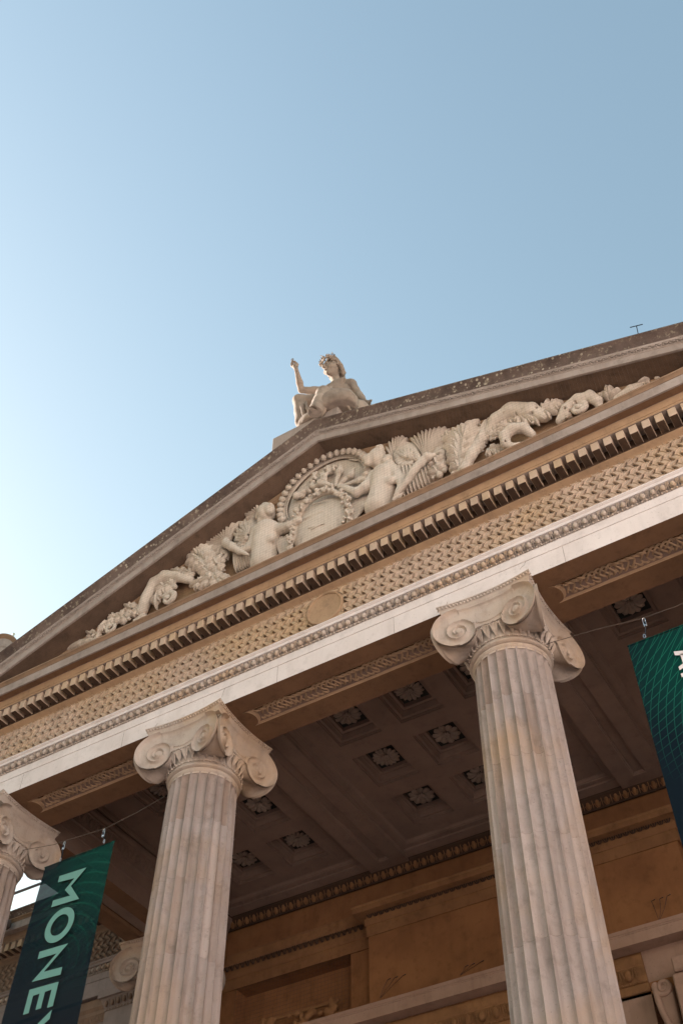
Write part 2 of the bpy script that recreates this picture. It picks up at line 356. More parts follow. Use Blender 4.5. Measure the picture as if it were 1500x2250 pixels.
# woven lattice of the frieze
def weave(x0, x1, y, zlo=10.985, zhi=11.548, X0=3.345, skip=None, off=0, w=.0655, h=.078, Z0=11.49):
    m = MB(); nz = 43; Z = np.linspace(zlo, zhi, nz); cs = [(-.041, -.030), (-.0415, -.002), (-.0395, .010), (-.031, .010), (-.026, -.003), (0, .0), (.026, -.003), (.031, .010), (.0395, .010), (.0415, -.002), (.041, -.030)]
    for fam in (0, 1):
        sg = 1 if fam == 0 else -1; kk = int((x1-x0)/(2*w))+12
        # strand k of family A passes through over-node (X0+w+2wk, Z0); family B through (X0+2wk, Z0-h)
        for k in range(-kk*2, kk*2):
            if fam == 0: xa, za = X0+w+2*w*k, Z0
            else: xa, za = X0+2*w*k, Z0-h
            X = xa+sg*(Z-za)*w/h
            if X.max() < x0 or X.min() > x1: continue
            ok = (X >= x0-.0) & (X <= x1+.0)
            if skip is not None: ok &= ((X-skip[0])**2+(Z-skip[1])**2 > skip[2]**2)
            up = np.clip(.5+.5*np.cos(np.pi*(Z-za)/h), 0, 1)                # 1 where the strand passes over
            base = .004+.036*up**.75
            G = np.array([[(X[i]+c[0]*1.0, y-base[i]-c[1], Z[i]) for c in cs] for i in range(nz)])
            idx = np.where(ok)[0]
            if len(idx) < 3: continue
            for seg in np.split(idx, np.where(np.diff(idx) != 1)[0]+1):
                if len(seg) > 2: m.grid(G[seg])
    return m
RZ = (0., 11.262)
weave(CX-XE, CX+XE, -.001, skip=(RZ[0], RZ[1], .25)).build('woven_strapwork', 'carved', portico, 60)
for sx in (-1, 1):
    m = weave(0, YB, 0); V = np.concatenate(m.V); s2 = MB(); s2.add(np.stack([CX+sx*XE-sx*V[:, 1], V[:, 0], V[:, 2]], 1), m.F); s2.build('woven_strapwork', 'carved', portico, 60)
m = MB(); th = np.linspace(0, 2*np.pi, 48, endpoint=False)
prof = [(.262, 0), (.264, -.05), (.258, -.066), (.246, -.07), (.234, -.064), (.228, -.05), (.222, -.048), (.2, -.044), (.1, -.04), (.001, -.04)]
m.grid(np.array([[(RZ[0]+r*math.cos(t), y, RZ[1]+r*1.0*math.sin(t)) for t in th] for r, y in prof]), closev=True); m.build('frieze_roundel', 'golden', portico, 40)
rj = random.Random(8)
for zz, za_, zb_, yy in ((0, ZA+.002, 10.659, -.0012), (1, 10.672, 10.788, .0028)):
    x = CX-XE+1.2+zz*.9
    while x < CX+XE: MB().box(x, x+.003, yy, .01, za_, zb_).build('joint', 'dark_stone', portico, 0); x += rj.uniform(1.5, 2.4)
for cx0, z0_, n_ in ((2.62, 10.66, 4), (1.62, 10.55, 3), (-1.47, 10.66, 4), (-2.5, 10.55, 3)):
    P_ = [(cx0, -.001, z0_)]
    for k_ in range(n_): P_.append((P_[-1][0]+rj.uniform(-.05, .012), -.001, P_[-1][2]-rj.uniform(.015, .045)))
    MB().tube(P_, .0018, 4).build('crack', 'dark_stone', portico, 0)
# dentils, one by one
DM = MB().box(0, .094, 0, .19, -.155, 0, .004).mesh('dentil', 20); DM.materials.append(MT['carved']); DM.materials.append(MT['dark_stone'])
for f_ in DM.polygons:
    if f_.normal.z < -.9: f_.material_index = 1      # undersides in a darker brown stone
MB().sweep([(.05, 11.632), (.076, 11.632), (.076, 11.789), (.05, 11.789)], front).build('dentil_ground', 'dark_stone', portico, 0)  # dark brown strip behind the dentils
PD = .1543; x = 3.09
while x > CX-XE-.22: x -= PD
x += PD
while x < CX+XE+.16:
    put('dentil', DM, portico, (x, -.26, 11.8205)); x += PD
# bands above the dentils are golden where the rain does not reach
MB().sweep([(.274, 11.797), (.274, 11.834), (.283, 11.839), (.2885, 11.86), (.3035, 11.898), (.3035, 11.9285), (.20, 11.9285), (.2, 11.797)], front).build('bed_moulding', 'golden', portico, 30)
MB().sweep([(.31, 11.929), (.398, 11.929), (.398, 11.926), (.31, 11.926)], front).build('cornice_soffit', 'soffit', portico, 0)
# ---- gable
ZR, SL = 14.33, .36
def zr(x): return ZR-SL*abs(x-CX)
RK = [(.425, 0), (.425, .118), (.43, .122)]
RK2 = [(.43, .1225), (.436, .14), (.448, .18), (.452, .188), (.456, .192), (.456, .218), (.46, .22)]
SIMA = [(.46, .2205), (.462, .235), (.468, .262), (.482, .305), (.505, .345), (.518, .368), (.524, .374), (.524, .398), (.50, .402)]
def rake(prof, extra=0):
    XW = XE+.45; m = MB(); xs = [CX-XW, CX, CX+XW] if not extra else list(np.linspace(CX-XW, CX+XW, 81))
    P = [[(x, -p, zr(x)+dz) for p, dz in prof] for x in xs]; m.grid(P); L = len(prof)
    m.F.append(tuple(range(L))); m.F.append(tuple(range((len(xs)-1)*L, len(xs)*L))[::-1]); return m
rake([(.0, .0)]+[(.40, 0.), (.402, -.006)]+RK+[(0, .122)]).build('raking_cornice', 'corona', portico, 25)
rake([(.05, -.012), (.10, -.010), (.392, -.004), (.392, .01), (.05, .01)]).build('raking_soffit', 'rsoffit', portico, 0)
rake([(.0, -.10), (.045, -.10), (.05, -.07), (.075, -.05), (.095, -.02), (.095, -.011), (0, -.011)]).build('raking_bed_moulding', 'golden', portico, 30)
rake([(0, .1225)]+RK2+[(0, .22)]).build('raking_ovolo', 'corona', portico, 30)
sm = rake([(0, .2205)]+SIMA+[(0, .45)], 1)
sm.build('sima', 'weathered', portico, 40)
# leaf ornament along the raking ovolo
U = MB(); PL = .078
th = np.linspace(0, np.pi, 9)
U.tube([(.030*math.cos(t), -.449-.004*math.sin(t), .150+.030*math.sin(t)) for t in th], .0075, 5)
U.ell((0, -.446, .152), (.010, .010, .022), 7, 5)
U.tube([(PL/2, -.452, .178), (PL/2, -.440, .135)], [.009, .004], 5)
UV = np.concatenate(U.V)
for sg in (-1, 1):
    m = MB()
    for k in range(int((XE+.3)/PL)):
        xc = CX+sg*(.04+PL*(k+.5)); V = UV.copy(); V[:, 0] += xc; V[:, 2] += np.array([zr(q) for q in V[:, 0]]); m.add(V, U.F)
    m.build('leaf_moulding', 'corona', portico, 50)
# tympanum and gable roof
b = MB(); z0 = 12.15
b.prism([(CX-XE-.1, z0), (CX+XE+.1, z0), (CX+XE+.1, zr(CX+XE+.1)), (CX, ZR+.05), (CX-XE-.1, zr(CX+XE+.1))], 0.0, .25); b.build('tympanum', 'tympanum', portico, 0)
m = MB(); XW = XE+.45
for sx in (-1, 1):
    xs = [CX, CX+sx*XW]; m.grid([[(x, y, zr(x)+dz) for y, dz in ((-.50, .403), (-.47, .43), (9., .43), (9., .1))] for x in xs])
m.build('roof', 'lead', portico, 0)
MB().box(CX-XE+.3, CX+XE-.3, .28, 9, 11.75, 12.1).build('roof_deck', 'ceiling', portico, 0)
# ---- soffit of the front architrave with sunk guilloche panels
def soffit_front():
    m = MB(); fr = MB(); bed = MB(); gl = MB(); ya, yb = .253, .535; yc, hh = (ya+yb)/2, (yb-ya)/2
    pans = [(AX[i]+.635, AX[i+1]-.635) for i in range(3)]
    X0, X1 = CX-XE, CX+XE; n = 13; ys = np.linspace(ya, yb, n)
    m.add([(X0, 0, ZA), (X1, 0, ZA), (X1, ya, ZA), (X0, ya, ZA)], [(0, 1, 2, 3)]); m.add([(X0, yb, ZA), (X1, yb, ZA), (X1, .85, ZA), (X0, .85, ZA)], [(0, 1, 2, 3)])
    bl = .105*np.sqrt(np.clip(1-((ys-yc)/hh)**2, 0, 1))
    edges = [(X0*np.ones(n), pans[0][0]+bl)]+[(pans[i][1]-bl, pans[i+1][0]+bl) for i in range(2)]+[(pans[2][1]-bl, X1*np.ones(n))]
    for a, c in edges: m.grid([[(a[i], ys[i], ZA) for i in range(n)], [(c[i], ys[i], ZA) for i in range(n)]])
    for x0, x1 in pans:
        gl = MB()
        ring = [(x0+bl[i], ys[i]) for i in range(n)]+[(x1-bl[i], ys[i]) for i in range(n)][::-1]
        c = np.array([(x0+x1)/2, yc]); R = np.array(ring)
        def inset(d):
            Q = R.copy(); Q[:, 1] = np.clip(Q[:, 1], ya+d, yb-d); s = np.sign(c[0]-Q[:, 0]); Q[:, 0] += s*d*1.3; return Q
        lv = [(0, 0), (.002, .008), (.012, .012), (.026, .020), (.034, .032), (.036, .048)]
        fr.grid([[(q[0], q[1], ZA+z) for q in inset(d)] for d, z in lv], closev=True)
        q = inset(.036); bed.add([(x, y, ZA+.048) for x, y in q], [tuple(range(len(q)))])
        A, Lw = .082, .352; ns = 5; step = .011; xs = np.arange(x0+.15, x1-.15, step)
        for k in range(ns):
            ph = 2*np.pi*k/ns; y = yc+A*np.sin(2*np.pi*xs/Lw+ph); z = ZA+.026-.012*np.cos(2.5*(2*np.pi*xs/Lw+ph))
            P = np.stack([xs, y, z], 1); [gl.tube(P+np.array([0, e, 0]), .0085, 4) for e in (-.0095, .0095)]
        gl.build('guilloche', 'golden', portico, 60)
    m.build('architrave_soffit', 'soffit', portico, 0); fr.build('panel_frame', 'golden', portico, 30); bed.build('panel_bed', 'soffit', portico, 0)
soffit_front()
for sx in (-1, 1):      # side architraves
    xa, xb = CX+sx*XE, CX+sx*(XE-.85); lo, hi = min(xa, xb), max(xa, xb); m = MB()
    for q0, q1 in ((lo, lo+.28), (hi-.28, hi)): m.add([(q0, .85, ZA), (q1, .85, ZA), (q1, YB, ZA), (q0, YB, ZA)], [(0, 1, 2, 3)])
    for y0, y1 in ((.85, 1.15), (3.75, YB)): m.add([(lo+.28, y0, ZA), (hi-.28, y0, ZA), (hi-.28, y1, ZA), (lo+.28, y1, ZA)], [(0, 1, 2, 3)])
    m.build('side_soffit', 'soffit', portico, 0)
    f = MB(); r = [(lo+.28, 1.15), (hi-.28, 1.15), (hi-.28, 3.75), (lo+.28, 3.75)]; c = np.array([(lo+hi)/2, 2.45])
    f.grid([[(q[0]+np.sign(c[0]-q[0])*d, q[1]+np.sign(c[1]-q[1])*d, ZA+z) for q in r] for d, z in ((0, 0), (.01, .02), (.035, .04), (.036, .075), (.14, .0751))], closev=True); f.build('panel_frame', 'soffit', portico, 0)
    g = MB(); ys = np.arange(1.25, 3.68, .011); yc = (lo+hi)/2
    for k in range(5):
        a = 2*np.pi*ys/.352+2*np.pi*k/5; g.tube(np.stack([yc+.082*np.sin(a), ys, ZA+.052-.010*np.cos(2*a)], 1), .0105, 4, flat=.8)
    g.build('guilloche', 'soffit', portico, 60)
# inner faces of the architraves, with an egg-and-dart run under the ceiling
inner = [(CX+XE-.85, YB+.3), (CX+XE-.85, .85), (CX-XE+.85, .85), (CX-XE+.85, YB+.3)]
INN = [(0, ZA), (0, 10.66), (.01, 10.665), (.01, 10.84), (.03, 10.86), (.03, 10.88), (.012, 10.885), (.03, 10.96), (.075, 11.06), (.085, 11.065), (.085, 11.10), (.11, 11.13), (.115, 11.175)]
MB().sweep([(-.5, ZA+.03)]+INN+[(-.5, 11.175)], inner).build('inner_architrave', 'ceiling', portico, 25)
BIG = MB(); z1, z0 = 11.055, 10.905
BIG.ell((0, -.05, 10.985), (.042, .035, .072), 10, 7)
th = np.linspace(-.1, np.pi+.1, 11); BIG.tube([(.066*math.cos(t), -.066+.05*max(0, math.sin(t)), 11.05-.13*max(0, math.sin(t))) for t in th], .011, 5); BIG.tube([(.09, -.075, 11.05), (.09, -.03, 10.92)], [.014, .005], 5)
BV = np.concatenate(BIG.V)
for sg in (-1, 1):
    m = MB()
    for k in range(23): m.add(np.stack([CX+sg*(XE-.85)+sg*BV[:, 1], .95+k*.18+BV[:, 0], BV[:, 2]], 1), BIG.F)
    m.build('inner_egg_and_dart', 'ceiling', portico, 50)
# ---- coffered ceiling: two beams, three bays
YW = 5.2; ZF = 11.30
beams = [CX-2.08, CX+2.08]; BH = .335
for bx in beams:
    m = MB(); pw, y0, y1 = .095, .98, 4.93
    for a, c in ((bx-BH, bx-pw), (bx+pw, bx+BH)): m.add([(a, .8, ZC), (c, .8, ZC), (c, YW, ZC), (a, YW, ZC)], [(0, 1, 2, 3)])
    for a, c in ((.8, y0), (y1, YW)): m.add([(bx-pw, a, ZC), (bx+pw, a, ZC), (bx+pw, c, ZC), (bx-pw, c, ZC)], [(0, 1, 2, 3)])
    r = [(bx-pw, y0), (bx+pw, y0), (bx+pw, y1), (bx-pw, y1)]
    m.grid([[(q[0]+np.sign(bx-q[0])*d, q[1]+np.sign(2.9-q[1])*d, ZC+z) for q in r] for d, z in ((0, 0), (.006, .012), (.02, .016), (.026, .05), (.094, .0505))], closev=True)
    for sx in (-1, 1): m.add([(bx+sx*BH, .8, ZC), (bx+sx*BH, YW, ZC), (bx+sx*BH, YW, ZF+.1), (bx+sx*BH, .8, ZF+.1)], [(0, 1, 2, 3)])
    m.build('ceiling_beam', 'ceiling', portico, 20)
bays = [(CX-XE+.965, beams[0]-BH, [CX-4.16, CX-3.16]), (beams[0]+BH, beams[1]-BH, [CX-.975, CX, CX+.975]), (beams[1]+BH, CX+XE-.965, [CX+3.16, CX+4.16])]
YR = [.98, 2.02, 3.09, 4.155]
petal = None
def rosette_mesh(n=12, seed=0):
    m = MB(); rr = random.Random(seed)
    for k in range(n):
        a = 2*np.pi*k/n+rr.uniform(-.04, .04); c, s = math.cos(a), math.sin(a); L = .155+rr.uniform(-.006, .006); G = []
        for t in np.linspace(0, 1, 8):
            r = .045+L*t; wd = (.045*t**.75*math.sqrt(max(0, 1-t**7))+.007)*12/n; z = -.015-.040*math.sin(t*2.3)+.008*t
            G.append([(c*r-s*wd*q, s*r+c*wd*q, z+.016*(1-q*q)*-1+.004*abs(q)) for q in np.linspace(-1, 1, 7)])
        m.grid(G)
    m.ell((0, 0, -.045), (.05, .05, .03), 14, 7); m.ell((0, 0, -.072), (.016, .016, .014), 8, 5)
    for k in range(8): a = 2*np.pi*k/8; m.ell((.045*math.cos(a), .045*math.sin(a), -.05), (.018, .018, .02), 7, 5)
    return m
ROS = [rosette_mesh(12, 1).mesh('rosette', 50), rosette_mesh(16, 2).mesh('rosette', 50), rosette_mesh(10, 3).mesh('rosette', 50)]
for r in ROS: r.materials.append(MT['rosette'])
HX, HY = .335, .375
cof = MB(); lv = [(0, 0), (.0, .022), (.012, .024), (.014, .045), (.05, .05), (.075, .11), (.08, .112), (.082, .135), (.122, .14), (.124, .205)]
ring = [(-HX, -HY), (HX, -HY), (HX, HY), (-HX, HY)]
cof.grid([[(x-np.sign(x)*d, y-np.sign(y)*d, z) for x, y in ring] for d, z in lv], closev=True)
cofm = cof.mesh('coffer', 20); cofm.materials.append(MT['ceiling'])
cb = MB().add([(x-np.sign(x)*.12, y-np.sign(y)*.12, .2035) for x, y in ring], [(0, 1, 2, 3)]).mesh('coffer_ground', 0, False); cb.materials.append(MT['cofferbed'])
ci = 0
for x0, x1, cxs in bays:
    fx0, fx1, fy0, fy1 = x0+.15, x1-.15, .95+.0, 4.83
    if x0 < CX-3: fx0 = x0+.02
    if x1 > CX+3: fx1 = x1-.02
    fy0 = .90
    m = MB(); yrs = YR; xe = [fx0]; ye = [fy0-.5]
    for c in cxs: xe += [c-HX, c+HX]
    xe.append(fx1)
    for c in yrs: ye += [c-HY, c+HY]
    ye.append(fy1); ye[0] = min(ye[0], ye[1]-.05)
    for i in range(len(xe)-1):
        for j in range(len(ye)-1):
            if i % 2 == 1 and j % 2 == 1: continue
            m.add([(xe[i], ye[j], ZF), (xe[i+1], ye[j], ZF), (xe[i+1], ye[j+1], ZF), (xe[i], ye[j+1], ZF)], [(0, 1, 2, 3)])
    m.build('ceiling_field', 'ceiling', portico, 0)
    # stepped margin between the field and the beams / walls
    mg = MB(); r = [(x0, .6), (x1, .6), (x1, YW-.02), (x0, YW-.02)]; c = np.array([(x0+x1)/2, 3.]); prof = [(0, ZC+.04), (.004, ZC+.055), (.016, ZC+.06), (.02, ZC+.085), (.10, ZC+.09), (.104, ZC+.10), (.12, ZC+.105), (.135, ZC+.13), (.15, ZF+.0), (.20, ZF+.0015)]
    def edge(q, d):
        dx = d if not ((q[0] < CX-4) or (q[0] > CX+4)) else min(d, .025); dy = d if q[1] > 3 else 0
        if q[1] > 3: dy = d*1.0+(.22 if d > .003 else 0.)
        return (q[0]+np.sign(c[0]-q[0])*dx, q[1]-dy if q[1] > 3 else q[1])
    mg.grid([[(*edge(q, d), z) for q in r] for d, z in prof], closev=False)
    mg.grid([[(*edge(r[3], d), z), (*edge(r[0], d), z)] for d, z in prof])
    mg.build('ceiling_margin', 'ceiling', portico, 20)
    for cx_ in cxs:
        for cy in yrs:
            o = put('coffer', cofm, portico, (cx_, cy, ZF)); put('coffer_ground', cb, o); q = put('rosette', ROS[ci % 3], o, (0, 0, .20), RNG.rand()*6); ci += 1
MB().box(CX-XE+.86, CX+XE-.86, .88, YW, 11.60, 11.7).build('ceiling_slab', 'ceiling', portico, 0)
# ------------------------------------------------------------------ columns
def shaft_mesh(z0=.95, zt=9.60, half=False):
    m = MB(); nf = 24; per = 9; n = nf*per; zs = np.concatenate([np.linspace(z0, 9.3, 40), np.linspace(9.36, zt, 9), ]); G = []; pa = []; pl = []
    rp = np.random.RandomState(5); drum = np.cumsum([z0]+[.62+.5*rp.rand() for _ in range(14)])
    # uneven weathering: some drums and some flutes of a drum are browner or paler
    T = rp.rand(len(drum)+1, nf); PV = (T > .84)*rp.rand(*T.shape)*.5; PP = (T < .12)*rp.rand(*T.shape)*.6; dv = rp.rand(len(drum)+1)*.2
    Zf = []
    for d in drum:
        if z0+.1 < d < 9.3: Zf += [d-.004, d, d+.004]
    zs = np.sort(np.concatenate([zs, Zf]))
    for z in zs:
        t = (z-z0)/(zt-z0); R = .495-.085*t-.012*4*t*(1-t)*-1; row = []
        di = int(np.searchsorted(drum, z)); seam = .0035 if np.any(np.abs(drum-z) < .001) else 0
        for i in range(n):
            f = (i % per)/per; k = i//per; a = 2*np.pi*(i)/n
            u = (f-.10)/.90
            dep = 0 if u <= 0 else .044*math.sqrt(max(0, 1-(2*u-1)**2))**1.1
            e = max(0, (zt-.02-z)/.07); ed = min(1, e)**.5 if e < 1 else 1
            r = R-dep*ed-seam
            row.append((r*math.cos(a), r*math.sin(a), z)); pa.append(max(0, PV[di % len(PV), k]+dv[di % len(dv)]-.1) if 1 else 0); pl.append(PP[di % len(PP), k])
        G.append(row)
    m.grid(G, closev=True, patch=pa, pale=pl)
    return m
def capital_mesh():
    m = MB(); ZE, UE, g = 9.95, .34, .12; A0, CC = .48, .33
    fy = lambda u: -(A0+CC*u*u)
    R = lambda th: .185*math.exp(g*(th))               # th measured from the inner side, turning down and out
    # outline of the right volute in (u, z)
    pts = [(UE-R(t)*math.cos(t), ZE-R(t)*math.sin(t)) for t in np.linspace(0, 1.5*np.pi, 90)]
    lowU = np.array([p for p in pts[:61]]); k = np.argmax(lowU[:, 0]); low = lowU[:k+1]; top = np.array(pts[k:]); top = top[::-1]
    umax = low[-1][0]; ztop = pts[-1][1]
    def zlow(u):
        a = abs(u)
        return 9.945 if a < low[0][0] else float(np.interp(a, low[:, 0], low[:, 1]))
    def ztp(u):
        a = abs(u); return ztop if a < top[0][0] else float(np.interp(a, top[:, 0], top[:, 1]))
    us = umax*np.sin(np.linspace(-np.pi/2, np.pi/2, 171)); nv = 66; G = []
    def relief(u, z):
        a = abs(u); du, dz = a-UE, z-ZE; r = math.hypot(du, dz)+1e-6; h = 0
        ph = math.atan2(-dz, -du)                       # 0 at the inner side, +90deg below
        ph %= 2*np.pi; t = math.log(r/.185)/g; n = (t-ph)/(2*np.pi); fr = n-round(n); d = abs(fr)*2*np.pi*g*r
        inside = r < R(min(max(ph, 0), 1.5*np.pi))*1.02 and (ph <= 1.5*np.pi+.01)
        ring = math.exp(-(d/.0075)**2)*min(1, r/.04)
        inner = r < .185*1.0*math.exp(g*(ph-2*np.pi))*1.06 if ph > 1.5*np.pi else (r < R(ph)+.01)
        if inner: h += .026*ring-.018*(1-math.exp(-(d/.022)**2))*min(1, r/.1)
        if r < .036: h = .012+.012*math.sqrt(max(0, 1-(r/.036)**2))
        if not inner:
            # channel floor between the upper rim and the sagging lower rim
            zl = 9.985+1.9*max(0, a-.02)**2 if a < .235 else 9.0
            e1 = abs(z-(ztp(u)-.010)); h += .018*math.exp(-(e1/.010)**2)
            if a < .235: h += .017*math.exp(-((z-zl)/.009)**2)
            h -= .018*(1-math.exp(-(e1/.035)**2))*(1 if z > zl else 0)
        # rolled outer edge
        if a > UE: ed = max(0, R(min(ph, 1.5*np.pi))-r) if ph < 1.5*np.pi+.05 else 1; h += .016*math.exp(-(ed/.012)**2)
        return h
    for u in us:
        zl, zt_ = zlow(u), ztp(u); row = []
        for v in np.linspace(0, 1, nv): z = zl+(zt_-zl)*v; row.append((u, fy(u)-relief(u, z), z))
        G.append(row)
    G = np.array(G)
    # sides: from the outline back to the diagonal plane, waisted like a rolled cushion
    outl = [(u, zlow(u)) for u in us]+[(u, ztp(u)) for u in us[::-1]]; S = []
    for u, z in outl:
        yf, yb = fy(u), -abs(u); col = []
        for s in np.linspace(0, 1, 10):
            w = 1-.34*math.sin(min(1, s*1.25)*np.pi/2) if s > .12 else 1-.10*(s/.12)
            zz = ZE+(z-ZE)*(w if z < ZE+.1 else 1); uu = (abs(u)-UE)*(1 if 1 else w)+UE; uu = math.copysign(max(uu, 0), u) if abs(u) > 1e-6 else 0
            y = yf+(yb-yf)*s
            col.append((uu, y, zz))
        S.append(col)
    for k in range(4):
        c, s = [(1, 0), (0, 1), (-1, 0), (0, -1)][k]; Rm = np.array([[c, -s, 0], [s, c, 0], [0, 0, 1]]); m.grid(G@Rm.T); m.grid(np.array(S)@Rm.T, closeu=True)
        # little leaf tucked under each corner cushion
    # echinus with leaf ornament, bead and neck
    m.lathe([(.408, 9.575), (.410, 9.60), (.423, 9.612), (.428, 9.628), (.420, 9.645), (.408, 9.65), (.408, 9.662), (.438, 9.668), (.450, 9.68), (.450, 9.692), (.438, 9.702), (.415, 9.706), (.415, 9.748), (.425, 9.752), (.430, 9.80), (.435, 9.90), (.44, 9.95), (.3, 10.0), (.3, 10.3)], 72)
    for i in range(32):
        a = 2*np.pi*(i+.5)/32; c, s = math.cos(a), math.sin(a); Rm = np.array([[-s, c, 0], [c, s, 0], [0, 0, 1]])
        def P(x, r, z): return (c*r-s*x, s*r+c*x, z)
        for q in np.linspace(-1, 1, 5): m.tube([P(0, .440, 9.765), P(.020*q, .470, 9.83), P(.036*q, .502, 9.91-.012*abs(q))], [.005, .009, .010], 4)
        th = np.linspace(-.1, np.pi+.1, 7); m.tube([P(.046*math.cos(t), .512-.045*(1-max(0, math.sin(t))) if 0 else .505-.0*t, 9.885+.042*math.sin(t)) for t in th], .006, 4)
    for i in range(64): a = 2*np.pi*i/64; m.ell((.452*math.cos(a), .452*math.sin(a), 9.728), (.015, .015, .015) if i % 2 == 0 else (.012, .012, .010), 6, 5)
    # abacus: concave sides with a leafy lip
    def ab(k, z, sag=.055):
        P = []
        for q in range(4):
            c, s = [(1, 0), (0, 1), (-1, 0), (0, -1)][q]
            for u in np.linspace(-1, 1, 14)[:-1]: x = .572*k*u; y = -(.572*k-sag*(1-u*u)); P.append((c*x-s*y, s*x+c*y, z))
        return P
    m.grid([ab(.5, 10.262), ab(.93, 10.264), ab(.935, 10.30), ab(.94, 10.305), ab(.955, 10.33), ab(.957, 10.34), ab(.965, 10.345), ab(.99, 10.385), ab(1., 10.388), ab(1., 10.4015), ab(.5, 10.4018)], closev=True)
    for q in range(4):
        c, s = [(1, 0), (0, 1), (-1, 0), (0, -1)][q]
        for u in np.linspace(-.96, .96, 27):
            x = .56*u; y = -(.563-.055*(1-u*u)); m.ell((c*x-s*y, s*x+c*y, 10.365), (.013, .013, .019), 6, 5)
            x2 = .56*(u+.037); y2 = -(.57-.055*(1-u*u)); m.ell((c*x2-s*y2, s*x2+c*y2, 10.381), (.009, .009, .007), 5, 4)
    return m
SH = shaft_mesh().mesh('column', 30); SH.materials.append(MT['column'])
CAP = capital_mesh().mesh('capital', 42); CAP.materials.append(MT['capital'])
BS = MB().lathe([(.0, .72), (.66, .72), (.70, .75), (.70, .80), (.66, .83), (.60, .84), (.585, .87), (.61, .89), (.62, .91), (.6, .93), (.52, .94), (.498, .98)], 64).box(-.72, .72, -.72, .72, .62, .72).mesh('column_base', 30); BS.materials.append(MT['capital'])
for x, y, rz in [(AX[0], AY, 0), (AX[1], AY, 2.1), (AX[2], AY, .35), (AX[3], AY, 4.0), (CX-XH[1], 4.30, 3.0), (CX+XH[1], 4.30, 5.0)]:
    t = put('column', SH, portico, (x, y, 0), 0); t.rotation_euler[2] = (int(rz/(np.pi/12)))*np.pi/12
    cpt = put('capital', CAP, t); cpt.rotation_euler[2] = -t.rotation_euler[2]; cb2 = put('column_base', BS, t); cb2.rotation_euler[2] = -t.rotation_euler[2]
# stylobate and steps
m = MB()
for i in range(4): m.box(CX-XE-.25-.36*i, CX+XE+.25+.36*i, -.35-.36*i, YW+.3, .62-.155*(i+1) if i < 3 else 0, .62-.155*i)
m.build('steps', 'fascia', portico, 20)
# ------------------------------------------------------------------ entrance wall at the back of the portico
wall = thing('entrance_wall', 'ochre stone wall with door cornice at the back of the portico', 'wall')
X0, X1 = CX-XE+.8, CX+XE-.8; rx0, rx1, rz0, rz1 = -4.85, -2.78, 4.0, 9.975; rxa, rxb = 2*CX-rx1, 2*CX-rx0
m = MB(); xs = [X0, rx0, rx1, -2.30, -.9, 1.0, 2.40, rxa, rxb, X1]; Yw = YW
for a, c, za, zb in ((X0, rx0, .62, 11.3), (rx1, rxa, .62, 11.3), (rxb, X1, .62, 11.3), (rx0, rx1, rz1, 11.3), (rxa, rxb, rz1, 11.3), (rx0, rx1, .62, rz0), (rxa, rxb, .62, rz0)):
    m.add([(a, Yw, za), (c, Yw, za), (c, Yw, zb), (a, Yw, zb)], [(0, 1, 2, 3)])
for a, c in ((rx0, rx1), (rxa, rxb)):
    m.add([(a, Yw+.28, rz0), (c, Yw+.28, rz0), (c, Yw+.28, rz1), (a, Yw+.28, rz1)], [(0, 1, 2, 3)])
    m.grid([[(x, y, z) for x, z in ((a, rz0), (c, rz0), (c, rz1), (a, rz1))] for y in (Yw, Yw+.28)], closev=True)
m.build('wall_face', 'wall', wall, 0)
b = MB().box(-2.30, 2.40, 4.9, 5.19, 8.1, 10.2).build('centre_block', 'wall', wall, 0)
MB().sweep([(-.05, 10.0), (0, 10.0), (0, 10.12)], [(-2.0, 4.9), (2.1, 4.9)]).build('block_fillet', 'wall', wall, 0)
PRL = [(-.02, 9.975), (.03, 9.975), (.03, 10.14), (.036, 10.143), (.045, 10.150), (.045, 10.155), (.05, 10.16), (.05, 10.265), (.025, 10.272), (.03, 10.345), (.08, 10.35), (.075, 10.36), (.082, 10.40), (.115, 10.47), (.12, 10.475), (.12, 10.51), (-.02, 10.56)]
PRB = [(-.02, 9.965), (.02, 9.965), (.02, 10.125), (.026, 10.128), (.035, 10.134), (.035, 10.14), (.03, 10.145), (.04, 10.235), (.015, 10.24), (.02, 10.288), (.06, 10.29), (.17, 10.29), (.17, 10.375), (.178, 10.38), (.19, 10.392), (.19, 10.40), (-.02, 10.45)]
MB().sweep(PRL, [(X0, Yw), (-2.32, Yw)]).build('wall_entablature', 'wallcarved', wall, 25); MB().sweep(PRL, [(2.42, Yw), (X1, Yw)]).build('wall_entablature', 'wallcarved', wall, 25)
MB().sweep(PRB, [(-2.31, Yw+.2), (-2.31, 4.9), (2.41, 4.9), (2.41, Yw+.2)]).build('block_entablature', 'wallcarved', wall, 25)
lf = MB(); P = .098
for zz, yy, xa, xb, hgt in ((10.29, Yw-.068, X0, -2.4, .062), (10.245, 4.9-.045, -2.3, 2.4, .042), (10.29, Yw-.068, 2.5, X1, .062)):
    x = xa
    while x < xb:
        for q_ in (-.6, 0, .6): lf.tube([(x+P/2+q_*.2*P, yy+.012, zz-.012), (x+P/2+q_*.66*P, yy-.01, zz+hgt)], [.006, .013], 4)
        x += P
lf.build('leaf_band', 'dark_stone', wall, 60)  # leaf band in a darker brown than the wall
CRN = [(0, 10.99), (.0, 11.0), (.02, 11.005), (.02, 11.03), (.01, 11.035), (.03, 11.08), (.075, 11.165), (.085, 11.17), (.085, 11.20), (.13, 11.225), (.135, 11.26), (-.1, 11.27)]
MB().sweep(CRN, [(X0, Yw), (X1, Yw)]).build('crown_moulding', 'dark_stone', wall, 25)  # dark colour stands in for the shadow line under the ceiling
m = MB(); k = 0; x = X0+.15
while x < X1: m.add(BV*np.array([.8, .8, .95])+np.array([x, Yw, 11.165-11.055*.95]), BIG.F); x += .142
